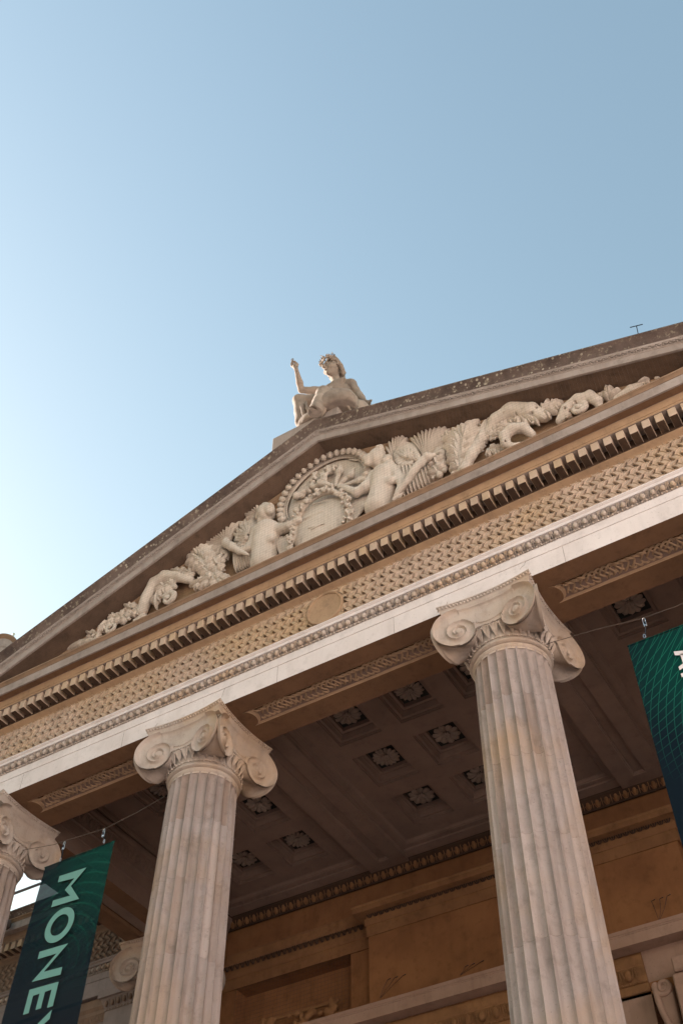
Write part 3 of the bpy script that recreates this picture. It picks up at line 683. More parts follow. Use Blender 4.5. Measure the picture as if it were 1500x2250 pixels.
m.build('crown_egg_and_dart', 'wallcarved', wall, 50)
SHF = [(-.02, 8.13), (.03, 8.135), (.03, 8.235), (.05, 8.24), (.055, 8.252), (.05, 8.265), (.03, 8.27), (.032, 8.29), (.05, 8.36), (.085, 8.425), (.09, 8.43), (.088, 8.445), (.105, 8.48), (.11, 8.52), (.10, 8.57), (.07, 8.60), (.065, 8.609), (.28, 8.609), (.28, 8.742), (.288, 8.746), (.288, 8.762), (.298, 8.766), (.312, 8.79), (.318, 8.80), (-.02, 8.84)]
MB().sweep([p for p in SHF if p[1] > 8.605 or p[0] < 0], [(-3.0, Yw), (-3.0, 4.9), (3.1, 4.9), (3.1, Yw)]).build('door_cornice', 'shelf', wall, 20)
MB().sweep([p for p in SHF if p[1] <= 8.609 and p[0] < .2]+[(-.02, 8.608)], [(-2.6, Yw), (-2.6, 4.9), (1.62, 4.9)]).build('door_frieze_moulding', 'wallcarved', wall, 25)
EGB = MB(); EGB.ell((0, -.065, 8.355), (.05, .035, .072), 10, 7); th = np.linspace(-.1, np.pi+.1, 11); EGB.tube([(.073*math.cos(t), -.092+.05*max(0, math.sin(t)), 8.42-.125*max(0, math.sin(t))) for t in th], .011, 5); EGB.tube([(.1, -.09, 8.42), (.1, -.045, 8.29)], [.014, .005], 5)
for s in (0, .1): EGB.ell((s, -.055, 8.253), (.018, .015, .014), 7, 5); EGB.ell((s+.04, -.052, 8.253), (.005, .013, .014), 6, 4); EGB.ell((s+.058, -.052, 8.253), (.005, .013, .014), 6, 4)
repeat(EGB, np.arange(-2.4, 1.6, .2), lambda V, x: V+np.array([x, 4.9, 0])).build('door_egg_and_dart', 'wallcarved', wall, 50)
MB().box(-2.58, 1.62, 4.9, 5.18, 5.0, 8.14).box(-1.0, 1.1, 4.885, 5.0, .62, 5.2).build('door_surround', 'shelf', wall, 0)
# scrolled console beside the door cornice
c0 = at(1456, 2168, 4.72); m = MB(); P = []
for t in np.linspace(3.6*np.pi, 0, 46): r = .115*math.exp(-.115*t); P.append((c0[0]+r*math.cos(t+2.6), 4.72, c0[2]+r*math.sin(t+2.6)))
for t in np.linspace(.05, 1, 18): P.append((P[45][0]+.05*0-.02*math.sin(t*3)+.35*t*t, 4.72, P[45][2]-1.0*t))
m.tube(P, np.linspace(.016, .045, len(P)), 8); 
MB().add(np.concatenate(m.V), m.F).box(c0[0]-.09, c0[0]+.1, 4.72, 4.9, c0[2]-.9, c0[2]+.05, .02).build('console', 'shelf', wall, 50)
MB().box(c0[0]+.16, c0[0]+1.1, 4.6, 4.9, 7.4, 8.12, .02).box(c0[0]+.2, c0[0]+1.05, 4.56, 4.88, 8.12, 8.3, .02).build('side_bracket', 'shelf', wall, 20)
# carved capital in the recess
sdv = SDF((-4.5, 4.98, 8.6), (-2.85, 5.5, 9.45), .02); rr = random.Random(3)
sdv.cone((-4.35, 5.2, 9.33), (-3.0, 5.2, 9.33), .03, .03, .01); sdv.cone((-4.3, 5.25, 9.0), (-3.05, 5.25, 9.0), .12, .12, .02)
for i in range(46): sdv.ell((rr.uniform(-4.35, -3.0), rr.uniform(5.08, 5.16), rr.uniform(8.7, 9.3)), (rr.uniform(.03, .08), .05, rr.uniform(.03, .09)), .015)
sculpt('carved_capital', sdv, 'wallcarved', wall)
# dead creeper stems on the wall panel
m = MB()
for px, py, tips in ((835, 2193, ((851, 2153), (866, 2149), (884, 2144))), (1010, 2143, ((1021, 2124), (1035, 2120), (1055, 2114))), (1447, 2024, ((1430, 1980), (1448, 1975), (1464, 1969)))):
    a = at(px, py, 4.885)
    for t in tips: e = at(*t, 4.885); mid = (a+e)/2+np.array([RNG.uniform(-.02, .02), 0, 0]); m.tube([a, mid, e, e+np.array([.05, 0, .01])], [.0022, .0022, .004, .007], 4)
m.build('dead_creeper', 'metal', wall, 0)
# ------------------------------------------------------------------ wings
def wing(sg, label):
    g = thing('museum_wing', label, 'building'); xa, xb = (-17, CX-XE+.0) if sg < 0 else (CX+XE, 17)
    path = [(xa, YB), (xb, YB)]; a, f, c = entab(path, g); a.data.materials[0] = MT['wingstone']; f.data.materials[0] = MT['wingcarved']
    MB().sweep([(-.3, 12.139), (.462, 12.14), (.47, 12.15), (.478, 12.18), (.505, 12.225), (.52, 12.235), (.52, 12.262), (-.3, 12.30)], path).build('gutter', 'weathered', g, 30)
    MB().sweep([(.274, 11.797), (.274, 11.834), (.283, 11.839), (.2885, 11.86), (.3035, 11.898), (.3035, 11.9285), (.20, 11.9285), (.2, 11.797)], path).build('bed_moulding', 'wingcarved', g, 30)
    xe0, xe1 = (xa+5, xb) if sg < 0 else (xb-12, xb-5)
    eggs_line(xe0, xe1, YB, g, 3.262 if sg > 0 else -6.02)
    weave(xe0, xe1, YB-.001, X0=-6.9).build('woven_strapwork', 'wingcarved', g, 60)
    x = xb-.2 if sg < 0 else xa+.3; n = 0
    while n < 48: put('dentil', DM, g, (x-.09, YB-.26, 11.8205)); x += sg*PD; n += 1
    MB().box(xa, xb, YB+.17, YB+2.5, 0, ZA+.02).build('wall', 'wingstone', g, 0)
    WT = [(-.02, 10.02), (.01, 10.03), (.01, 10.05), (.02, 10.055), (.05, 10.14), (.055, 10.145), (.06, 10.20), (.10, 10.25), (.105, 10.30), (.105, 10.38), (-.02, 10.39)]
    MB().sweep(WT, [(xa, YB+.17), (xb, YB+.17)]).build('wall_moulding', 'wingcarved', g, 30)
    xs = [-6.80, -10.6, -14.4] if sg < 0 else [6.9, 10.7, 14.5]
    for xc in xs:
        p = MB().box(xc-.42, xc+.42, YB+.03, YB+.16, .3, 10.10).build('pilaster', 'wingstone', g, 0)
        q = MB().sweep([(-.02, 10.085), (.01, 10.09), (.015, 10.10), (.01, 10.115), (.01, 10.12), (.03, 10.17), (.065, 10.26), (.07, 10.265), (.07, 10.275), (.11, 10.285), (.11, 10.400), (-.02, 10.401)], [(xc-.42, YB+.16), (xc-.42, YB+.03), (xc+.42, YB+.03), (xc+.42, YB+.16)]).build('pilaster_capital', 'wingstone', p, 25)
        e = MB()
        for k in range(7): x = xc-.37+k*.123; e.ell((x, YB-.02, 10.19), (.03, .03, .055), 9, 7); e.tube([(x+.06, YB-.04, 10.25), (x+.06, YB, 10.13)], [.01, .005], 4); e.ell((x, YB+.015, 10.103), (.016, .014, .013), 7, 5); e.ell((x+.06, YB+.015, 10.103), (.016, .014, .013), 7, 5)
        e.build('capital_eggs', 'wingcarved', p, 50)
    m = MB(); x = xa+8
    while x < xb-.1: m.tube([(x, YB+.125, 10.14), (x+.02, YB+.14, 10.06)], [.012, .006], 4); m.tube([(x+.035, YB+.125, 10.14), (x+.02, YB+.14, 10.06)], [.008, .004], 4); x += .07
    m.build('wall_leaf_band', 'wingcarved', g, 50)
    MB().box(xa, xb, YB+.3, YB+8, 12.0, 12.2).build('roof', 'lead', g, 0)
    # spouting lion mask on the gutter, seen as a small rough boss
    if sg < 0:
        l = at(14, 2031, YB-.55); s = SDF(l-.2, l+.2, .016); s.ell(l, (.08, .10, .09), .02); s.ell(l+np.array([0, -.07, -.03]), (.045, .06, .045), .02)
        for i in range(9): a = i*.7; s.ell(l+np.array([.075*math.cos(a), .02, .075*math.sin(a)]), (.03, .03, .03), .01)
        s.ell(l+np.array([0, -.13, -.03]), (.02, .04, .015), 0.005, sub=True); sculpt('lion_spout', s, 'weathered', g)
    return g
wing(-1, 'lower museum range with dentils, woven frieze and flat roof seen left between the columns')
wing(1, 'lower museum range joining the right side of the portico')
g = thing('roof_rail', 'two grey guard rail bars above the flat roof seen between left columns', 'railing'); m = MB()
pa, pb = at(50, 1956.5, 4.9), at(40, 1917, 4.9)
for p in (pa, pb): MB().tube([(-15, 4.9, p[2]), (-6.1, 4.9, p[2])], .027, 8).build('rail_bar', 'rail', g)
for x in (-13.4, -6.3): MB().tube([(x, 4.9, 12.2), (x, 4.9, pb[2]+.03)], .03, 8).build('rail_post', 'rail', g)
# round pedestal behind the left corner of the gable
c = at(13, 1412, .8); tz = at(16, 1402, .8)[2]-.05; k_ = .33
g = thing('corner_pedestal', 'round stone pedestal with a domed cap behind the left end of the gable', 'pedestal', (c[0], .8, 0))
MB().lathe([(.01, 12.2), (.150, 12.2), (.150, tz-.30), (.16, tz-.295), (.16, tz-.26), (.150, tz-.255), (.150, tz-.105), (.01, tz-.105)], 40).build('drum', 'corona', g, 30)
MB().lathe([(.01, tz-.1045), (.150, tz-.1045), (.165, tz-.09), (.19, tz-.06), (.20, tz-.045), (.20, tz-.03), (.16, tz+.0), (.08, tz+.03), (.01, tz+.04)], 40).build('cap', 'cyma', g, 40)
f = at(28.5, 1400, 1.3); g2 = tag(MB().lathe([(.001, -.3), (.07, -.3), (.06, -.06), (.04, -.01), (.02, .03), (.018, .06), (.03, .075), (.028, .09), (.001, .10)], 20, (0, 0)).build('roof_finial', 'lime', None, 50), 'small pale green finial standing behind the domed corner pedestal', 'finial'); g2.location = f
# ------------------------------------------------------------------ acroterion block, lightning conductor
bl = MB().box(-.93, .25, -.20, 1.0, 14.55, at(655, 933, -.2)[2]-.03, .012).build('statue_plinth', 'corona', None, 20); tag(bl, 'plain stone block on the apex of the gable under the seated statue', 'plinth')
PT = at(655, 933, -.2)[2]-.03
a, bq, cq = at(1383, 719.5, -.45), at(1411, 712.5, -.45), at(1397, 724, -.45)
m = MB().tube([a, bq], .006, 5).tube([(a+bq)/2, cq-np.array([0, 0, .1])], .006, 5); tag(m.build('lightning_conductor', 'metal', None, 0), 'thin T-shaped metal rod standing on the right slope of the gable', 'conductor')
# ------------------------------------------------------------------ gable sculpture
rel = thing('gable_sculpture', 'carved stone gable group of two winged figures, round wreathed shield, palm fans and leafy scrolls', 'sculpture', (CX, 0, 12.17))
SC_ = .0087
def q(px, py, Y=-.12): return at(px, py, Y)
def box_of(pts, Y=-.15, m=.25):
    P = np.array([q(*p, Y) for p in pts]); lo = P.min(0)-m; hi = P.max(0)+m; lo[1] = -.40; hi[1] = .04; lo[2] = max(lo[2], 12.10); return lo, hi
def relief(name, pts, fn, seed=0, rg=.006):
    s = SDF(*box_of(pts), h=.0105); s.mb = MB(); s.flo = box_of(pts)[0][2]; fn(s); s.cuty(.015)
    if rg: s.rough(rg, .05, seed)
    V, F = s.mesh(); b = MB(); b.add(V, F)
    if s.mb.n: b.add(np.concatenate(s.mb.V), s.mb.F)
    o = b.build(name, 'relief', None, 70, True); o.parent = rel; o.matrix_parent_inverse = Matrix.Translation((-CX, 0, -12.17)); return o
def blade(m, a, c, e, w, dome=.35, groove=.25, n=9, point=True, lift=0.):
    # a crisp carved leaf blade from a through c to e, ridged down the middle
    a, c, e = (np.array(v, float) for v in (a, c, e)); G = []
    for t in np.linspace(0, 1, n):
        p = a*(1-t)**2+2*c*t*(1-t)+e*t*t; d = 2*(c-a)*(1-t)+2*(e-c)*t; d /= np.linalg.norm(d)+1e-9; sd_ = np.cross(d, [0, 1, 0]); sd_ /= np.linalg.norm(sd_)+1e-9
        ww = w*(.35+.65*math.sin(np.pi*min(1, t*.62+.05)))*max(0, 1-t**3.2) if point else w*(.30+.70*t**.8)*math.sqrt(max(0, 1-t**7)); ww = max(ww, .002)
        row = []
        for u in (-1, -.9, -.45, 0, .45, .9, 1):
            y = -ww*(dome+groove)*(1-abs(u)**1.3) if abs(u) < 1 else .05
            row.append(p+sd_*ww*u+np.array([0, y-lift*math.sin(np.pi*t), 0]))
        G.append(row)
    m.grid(G)
def petals(s, c, tips, w0=3., w1=5.5, Y=-.07, Yt=-.13, bend=0.):
    C = q(*c, Y)
    for t in tips:
        T = q(*t, Yt); mid = (C+T)/2; d = T-C; n = np.array([-d[2], 0, d[0]]); n /= np.linalg.norm(n); mid = mid+n*bend*np.linalg.norm(d)+np.array([0, -.03, 0])
        blade(s.mb, C, mid, T+(T-mid)*.06, w1*SC_*.80, .8, .7, 10, False, .02)
def leafmass(s, path, wid, seed, Y=-.12, holes=True):
    r = random.Random(seed); P = [q(*p, Y) for p in path]; s.chain(P, [w*SC_*.42 for w in wid], .03)
    for i in range(len(P)-1):
        D = P[i+1]-P[i]; Ln = np.linalg.norm(D); D = D/Ln; pr = np.array([-D[2], 0, D[0]]); n = max(1, int(Ln/.115))
        for k in range(n):
            t = (k+.3)/n; c = P[i]+D*Ln*t; w = (wid[i]*(1-t)+wid[i+1]*t)*SC_
            for sg in (-1, 1):
                root = c+pr*sg*w*.15+np.array([0, -w*.30, 0])
                for an, ll in ((.3, 1.4), (.85, 1.6), (1.4, 1.15)):
                    dd = D*math.cos(an)+pr*sg*math.sin(an); tip = root+dd*w*ll*r.uniform(.9, 1.15)+np.array([0, -.03*r.random()+w*.18, 0]); mid = (root+tip)/2+D*w*.18+np.array([0, -w*.22, 0]); blade(s.mb, root, mid, tip, w*.34, .7, .6, 7, True, 0)
        if i == len(P)-2: blade(s.mb, P[i]+np.array([0, -.06, 0]), P[i+1]+np.array([0, -.08, 0]), P[i+1]+D*wid[i+1]*SC_*1.6, wid[i+1]*SC_*.6, .6, .5, 8)
    H = []
    for i in range(len(P)-1):
        n = max(2, int(np.linalg.norm(P[i+1]-P[i])/.055))
        for k in range(n):
            t = (k+.5)/n; c = P[i]*(1-t)+P[i+1]*t; w = (wid[i]*(1-t)+wid[i+1]*t)*SC_; d = P[i+1]-P[i]; pr = np.array([-d[2], 0, d[0]]); pr /= np.linalg.norm(pr)+1e-9
            for sg in (-1, 1):
                e = c+pr*sg*w*r.uniform(.55, .8)+np.array([0, -r.uniform(0, .03), 0]); s.cone(c+pr*sg*w*.2, e, w*.24, w*r.uniform(.12, .2)+.006, .005)
                for z in (-1, 1): s.ell(e+d/np.linalg.norm(d)*z*w*.2+pr*sg*w*.12, (w*.16+.006,)*3, .004)
                if holes and r.random() < .75: H.append(c+pr*sg*w*r.uniform(.35, .7)+d/np.linalg.norm(d)*.02)
    for h in H: h = h.copy(); h[1] = -.24; s.cone(h, h+np.array([0, .15, 0]), .018, .013, .003, sub=True)
def scroll(s, c, r, t0, turns, cw, w, Y=-.13, grow=.16):
    C = q(*c, Y); P = []; R = []
    n = int(26*turns); 
    for i in range(n):
        a = 2*np.pi*turns*i/n; rr = r*SC_*math.exp(-grow*a); an = t0-(1 if cw else -1)*a; P.append(C+np.array([rr*math.cos(an), -.04*i/n, rr*math.sin(an)])); R.append(w*SC_*math.exp(-grow*.8*a))
    s.chain(P, R, .006); s.ell(C+np.array([0, -.05, 0]), (R[-1]*1.6,)*3, .01)
# the ring of eggs and its disc
CQ, RQ = np.array([0., 13.545]), .715
def f(s):
    pass
b = MB(); th = np.linspace(0, 2*np.pi, 60)
b.grid(np.array([[(CQ[0]+r*math.cos(t), y, CQ[1]+r*math.sin(t)) for t in th] for r, y in ((.001, -.085), (.3, -.085), (.55, -.08), (.63, -.07), (.66, -.05), (.68, .0))])); o = b.build('shield_ground', 'relief', None, 180); o.parent = rel; o.matrix_parent_inverse = Matrix.Translation((-CX, 0, -12.17))
b = MB()
for k in range(25):
    a = math.radians(-22+k*9.35); c, s = math.cos(a), math.sin(a); R3 = np.array([[s, 0, c], [0, 1, 0], [-c, 0, s]])
    def L(x, y, z): return np.array([CQ[0], 0, CQ[1]])+R3@np.array([x, y, z])
    b.ell(L(0, -.16, RQ-.005), (.040, .05, .054), 10, 7, R3); tt = np.linspace(-.2, np.pi+.2, 11)
    b.tube([L(.054*math.cos(t), -.165, RQ+.04-.10*math.sin(t)) for t in tt], .0065, 5); b.tube([L(.057, -.15, RQ+.045), L(.057, -.13, RQ-.05)], [.010, .005], 4)
for r_, y_, w_ in ((RQ-.07, -.10, .014), (RQ+.055, -.12, .02)):
    tt = np.linspace(math.radians(-25), math.radians(205), 60); b.tube([(CQ[0]+r_*math.cos(t), y_, CQ[1]+r_*math.sin(t)) for t in tt], w_, 6)
b.grid(np.array([[(CQ[0]+r*math.cos(t), y, CQ[1]+r*math.sin(t)) for t in np.linspace(math.radians(-25), math.radians(205), 60)] for r, y in ((RQ+.06, .0), (RQ+.06, -.09), (RQ+.03, -.115), (RQ-.05, -.10), (RQ-.07, -.08))]))
o = b.build('egg_ring', 'relief', None, 60); o.parent = rel; o.matrix_parent_inverse = Matrix.Translation((-CX, 0, -12.17))
# wreathed shield
RW = [(637, 1217), (639, 1190), (644, 1163), (652, 1137), (664, 1118), (680, 1101), (698, 1089), (716, 1082), (735, 1081), (750, 1088), (762, 1101), (768, 1118), (769, 1137), (766, 1152)]
def f(s):
    r = random.Random(2); C = q(703, 1150, -.10); s.ell(C, (.45, .085, .46), .02)
    P = [q(*p, -.17) for p in RW]; s.chain(P, [.040]*len(P), .02); H = []
    for i in range(len(P)-1):
        for k in range(3):
            c = P[i]+(P[i+1]-P[i])*(k/3)
            for z in range(3): s.ell(c+np.array([r.uniform(-.065, .065), -r.uniform(.03, .07), r.uniform(-.065, .065)]), (r.uniform(.018, .034),)*3, .003)
            H.append(c+np.array([r.uniform(-.05, .05), -.08, r.uniform(-.05, .05)]))
    for h in H: s.cone(h, h+np.array([0, .07, 0]), .013, .01, .003, sub=True)
    for a, c in (((668, 1140), (708, 1122)), ((678, 1160), (712, 1150)), ((684, 1163), (702, 1154)), ((688, 1108), (722, 1098))):
        A, B = q(*a, -.185), q(*c, -.19); s.cone(A, B, .012, .008, .006)
relief('wreathed_shield', RW+[(640, 1240), (750, 1200)], f, 1, .004)
def f(s):
    r = random.Random(4)
    for (x, y, w) in ((655, 1093, 9), (663, 1086, 9), (676, 1077, 8), (690, 1066, 9), (704, 1058, 7), (727, 1031, 9), (717, 1034, 6), (735, 1026, 6), (700, 1040, 5), (690, 1047, 6), (684, 1057, 7), (712, 1046, 5)):
        for k in range(4): s.ell(q(x+r.uniform(-5, 5), y+r.uniform(-5, 5), -.16+r.uniform(-.04, .04)), (w*SC_*r.uniform(.3, .75),)*3, .008)
    s.chain([q(706, 1062, -.16), q(708, 1045, -.17), q(712, 1036, -.16)], [.025, .03, .02]); s.chain([q(716, 1060, -.16), q(714, 1044, -.18), q(722, 1036, -.16)], [.02, .03, .02]); s.chain([q(690, 1072, -.17), q(705, 1063, -.2), q(728, 1066, -.17)], [.03, .045, .03])
relief('cornucopia', [(650, 1100), (745, 1020)], f, 3, .01)
def f(s):
    for a, h, e in (((736, 1068), (746, 1036), (749, 1024)), ((742, 1068), (771, 1043), (778, 1030)), ((748, 1070), (790, 1056), (803, 1047))):
        s.chain([q(*a, -.13), q(*h, -.14)], [.025, .04], .01); s.ell(q(*h, -.15), (.065, .05, .06), .01); s.cone(q(*h, -.15), q(*e, -.16), .05, .02, .01)
    s.chain([q(720, 1025, -.1), q(760, 1008, -.1), q(785, 1012, -.1)], [.008, .01, .012], .005)
relief('poppy_heads', [(730, 1075), (810, 1005)], f, 5)
def head(s, c, Y, r, face, hair):
    C = q(*c, Y); s.ell(C, (r*.80, r*.9, r*1.1), .02); F = C+np.array([face*r*.62, -r*.45, 0]); s.ell(F+np.array([0, 0, -.25*r]), (r*.5, r*.5, r*.7), .02); s.cone(F+np.array([face*r*.15, -r*.3, .15*r]), F+np.array([face*r*.30, -r*.35, -.15*r]), r*.10, r*.16, .01)
    s.ell(F+np.array([face*r*.12, -r*.2, -.55*r]), (r*.22, r*.2, r*.12), .01); s.ell(F+np.array([face*r*.1, -r*.1, -.85*r]), (r*.25, r*.25, r*.2), .02); s.ell(F+np.array([face*.02, -r*.42, .22*r]), (.02, .02, .014), .004, sub=True)
    rr = random.Random(int(c[0]))
    for i in range(26):
        a = rr.uniform(0, 6.28); p = rr.uniform(-.2, 1.3); d = np.array([-face*abs(math.cos(a))*r*.75+face*.15*r, -r*.5*rr.random(), r*.95*math.sin(p)]); s.ell(C+d, (r*.24,)*3, .006)
    for h in hair: s.ell(q(*h, Y), (r*.42,)*3, .012)
# left winged figure
def f(s):
    head(s, (586, 1128), -.19, .155, 1, [(570, 1134), (574, 1144), (577, 1118)])
    s.cone(q(584, 1147, -.15), q(584, 1162, -.13), .07, .09, .03)
    s.chain([q(566, 1168, -.12), q(610, 1164, -.12)], [.10, .09], .05); s.chain([q(588, 1172, -.13), q(583, 1200, -.12), q(580, 1240, -.11)], [.20, .175, .19], .06)
    s.ell(q(575, 1185, -.235), (.08, .05, .07), .05); s.ell(q(596, 1183, -.235), (.07, .05, .065), .05)
    s.chain([q(611, 1165, -.14), q(637, 1156, -.17), q(657, 1143, -.19)], [.085, .07, .05], .03)
    s.chain([q(564, 1170, -.14), q(550, 1205, -.16), q(528, 1212, -.2), q(512, 1203, -.22)], [.08, .065, .05, .045], .03)
    for i in range(4): s.cone(q(512, 1203, -.22), q(505-i*2, 1205-i*5, -.25), .02, .016, .006)
relief('winged_figure', [(550, 1110), (660, 1250)], f, 7, .004)
def f(s):
    s.ell(q(546, 1176, -.08), (.21, .09, .33), .02); r = random.Random(6)
    for i in range(60):
        a = r.uniform(0, 6.28); k = r.random()**.5; s.ell(q(545+27*k*math.cos(a), 1174+30*k*math.sin(a), -.145), (.038, .022, .032), .003)
    for i in range(9): x = 516+i*5.5; blade(s.mb, q(x+4, 1190-i, -.12), q(x-2, 1215, -.15), q(x+2, 1256-i*2, -.06), .034, .5, .6, 10, False, .02)
    for k in range(3):
        for i in range(7): a_ = 2.2+i*.42; R_ = 30-k*8; blade(s.mb, q(546+(R_-12)*math.cos(a_), 1176+(R_-12)*math.sin(a_)*1.1, -.15-.02*k), q(546+(R_-4)*math.cos(a_), 1176+(R_-4)*math.sin(a_)*1.1, -.18-.02*k), q(546+(R_+4)*math.cos(a_+.25), 1176+(R_+4)*math.sin(a_+.25)*1.1, -.10-.02*k), .032, .5, .5, 7, False)
relief('wing', [(515, 1140), (575, 1255)], f, 8)
def f(s):
    s.chain([q(496, 1194, -.2), q(508, 1200, -.22), q(526, 1210, -.22), q(545, 1219, -.22)], [.06, .065, .04, .022], .01); s.ell(q(497, 1190, -.19), (.055, .05, .075), .02)
relief('torch', [(490, 1180), (550, 1225)], f, 9)
def f(s):
    petals(s, (501, 1195), [(437, 1204), (440, 1193), (445, 1182), (452, 1173), (461, 1166), (471, 1159), (482, 1154), (493, 1150), (505, 1148), (517, 1146), (530, 1146), (455, 1213), (464, 1218), (474, 1223), (486, 1226), (497, 1226)], 2.2, 5., bend=.06)
relief('palm_fan', [(435, 1145), (530, 1230)], f, 10, .003)
def f(s): petals(s, (573, 1136), [(527, 1114), (530, 1122), (534, 1131), (541, 1141), (545, 1112), (556, 1108), (566, 1107), (552, 1146)], 2, 4.2, bend=.04)
relief('palm_fan', [(525, 1105), (575, 1150)], f, 11, .003)
def f(s):
    for i in range(6): x = 616+i*5; s.chain([q(x, 1180, -.08), q(x-5, 1200, -.09), q(x+3, 1225-i*3, -.08)], [.02, .028, .016], .003)
relief('feathers', [(610, 1175), (650, 1235)], f, 12, .003)
def f(s):
    for i in range(8): x = 776+i*4; s.chain([q(x+12, 1085, -.08), q(x, 1110, -.10), q(x-2-i, 1150-i*4, -.07)], [.016, .028, .018], .003)
relief('feathers', [(815, 1080), (770, 1160)], f, 18, .003)
# right winged figure
def f(s):
    head(s, (829, 1008), -.19, .155, -1, [(848, 1014), (856, 1020), (852, 1008)])
    s.cone(q(838, 1026, -.15), q(843, 1040, -.13), .065, .085, .03)
    s.chain([q(822, 1046, -.12), q(868, 1036, -.12)], [.09, .095], .05); s.chain([q(845, 1050, -.13), q(842, 1080, -.12), q(832, 1115, -.11)], [.19, .165, .19], .06)
    s.ell(q(832, 1062, -.23), (.075, .055, .07), .04); s.ell(q(857, 1056, -.23), (.075, .055, .07), .04)
    s.chain([q(868, 1038, -.15), q(884, 1064, -.18), q(873, 1090, -.22)], [.085, .065, .05], .03)
    s.chain([q(822, 1047, -.15), q(803, 1071, -.19), q(783, 1082, -.2), q(762, 1074, -.19), q(751, 1069, -.18)], [.08, .075, .065, .045, .04], .03)
    for i in range(4): s.cone(q(873, 1090, -.23), q(866-i, 1094+i*1.5, -.25), .022, .018, .006); s.cone(q(751, 1069, -.18), q(742, 1064+i*2.6, -.19), .018, .013, .004)
relief('winged_figure', [(740, 990), (890, 1120)], f, 13, .004)
def f(s):
    s.ell(q(893, 1003, -.08), (.22, .09, .26), .02); r = random.Random(7)
    for i in range(60):
        a = r.uniform(0, 6.28); k = r.random()**.5; s.ell(q(893+26*k*math.cos(a), 1002+24*k*math.sin(a), -.145), (.038, .022, .032), .003)
    s.chain([q(868, 1004, -.13), q(874, 990, -.14), q(892, 984, -.14), q(912, 994, -.14), q(920, 1008, -.14)], [.03, .035, .04, .04, .03], .01)
    for i in range(11): x = 878+i*8; blade(s.mb, q(x-4, 1014+i*.6, -.12), q(x+4, 1040, -.16), q(x+9, 1090-i*4, -.06), .040, .5, .6, 10, False, .02)
    for k in range(3):
        for i in range(7): a_ = -2.9+i*.5; R_ = 28-k*8; blade(s.mb, q(893+(R_-12)*math.cos(a_), 1004+(R_-12)*math.sin(a_), -.15-.02*k), q(893+(R_-4)*math.cos(a_), 1004+(R_-4)*math.sin(a_), -.18-.02*k), q(893+(R_+4)*math.cos(a_+.25), 1004+(R_+4)*math.sin(a_+.25), -.10-.02*k), .032, .5, .5, 7, False)
relief('wing', [(865, 980), (970, 1085)], f, 14)
def f(s):
    s.chain([q(868, 1090, -.25), q(890, 1062, -.25), q(914, 1028, -.25)], [.028, .042, .058], .01); s.ell(q(919, 1022, -.25), (.085, .06, .055), .01); s.ell(q(925, 1017, -.25), (.07, .055, .045), .01)
    s.chain([q(926, 1014, -.24), q(938, 1004, -.25), q(953, 999, -.22)], [.06, .06, .03], .02)
relief('torch', [(865, 995), (955, 1095)], f, 15)
def f(s): petals(s, (935, 1012), [(902, 962), (909, 957), (918, 951), (927, 945), (937, 940), (948, 936), (959, 934), (969, 934), (978, 937), (985, 943), (990, 951), (990, 960), (985, 969), (980, 978), (975, 987)], 2.2, 4.6, bend=-.05)
relief('palm_fan', [(900, 930), (992, 1015)], f, 16, .003)
def f(s): petals(s, (867, 1018), [(848, 982), (855, 970), (864, 960), (873, 952), (881, 948), (888, 953), (893, 962), (898, 972)], 2, 4.4, bend=-.02)
relief('palm_fan', [(845, 945), (900, 1020)], f, 17, .003)
# leafy scrolls, left of the figures
def f(s): leafmass(s, [(462, 1262), (455, 1240), (440, 1225), (432, 1212)], [12, 20, 17, 9], 21); leafmass(s, [(478, 1262), (482, 1245), (476, 1232)], [10, 12, 6], 22); scroll(s, (487, 1226), 12, 1.2, 1.3, True, 4); leafmass(s, [(500, 1280), (470, 1275), (430, 1285)], [10, 14, 9], 23)
relief('acanthus', [(410, 1205), (515, 1295)], f, 21, .010)
def f(s): s.chain([q(420, 1275, -.1), q(395, 1268, -.14), q(365, 1268, -.15), q(340, 1285, -.14), q(325, 1310, -.13), q(312, 1345, -.1)], [.06, .08, .10, .10, .09, .08], .03); leafmass(s, [(385, 1290), (370, 1290), (352, 1303), (345, 1328)], [11, 14, 12, 6], 24); scroll(s, (372, 1318), 15, 2.2, 1.2, True, 6); leafmass(s, [(425, 1262), (405, 1262), (382, 1256)], [9, 9, 6], 25)
relief('acanthus_scroll', [(300, 1245), (430, 1345)], f, 22, .009)
def f(s): leafmass(s, [(312, 1345), (296, 1342), (279, 1333)], [9, 9, 6], 26); s.chain([q(315, 1358, -.08), q(300, 1366, -.08)], [.07, .05]); leafmass(s, [(285, 1360), (260, 1355), (238, 1368), (222, 1388)], [8, 11, 10, 6], 27); scroll(s, (248, 1380), 14, 1.6, 1.4, False, 5)
relief('acanthus_scroll', [(215, 1325), (325, 1395)], f, 23, .008)
def f(s): leafmass(s, [(222, 1396), (208, 1398), (195, 1392)], [6, 8, 5], 28, Y=-.1); scroll(s, (208, 1402), 9, 1., 1., True, 3.5); s.chain([q(205, 1408, -.08), q(180, 1414, -.08), q(155, 1424, -.07), q(133, 1436, -.06)], [.06, .065, .055, .03], .02); leafmass(s, [(150, 1424), (134, 1430)], [6, 4], 29, Y=-.08, holes=False); s.ell(q(122, 1441, -.06), (.05, .04, .035), .01)
relief('scroll_tail', [(115, 1385), (225, 1445)], f, 24, .006)
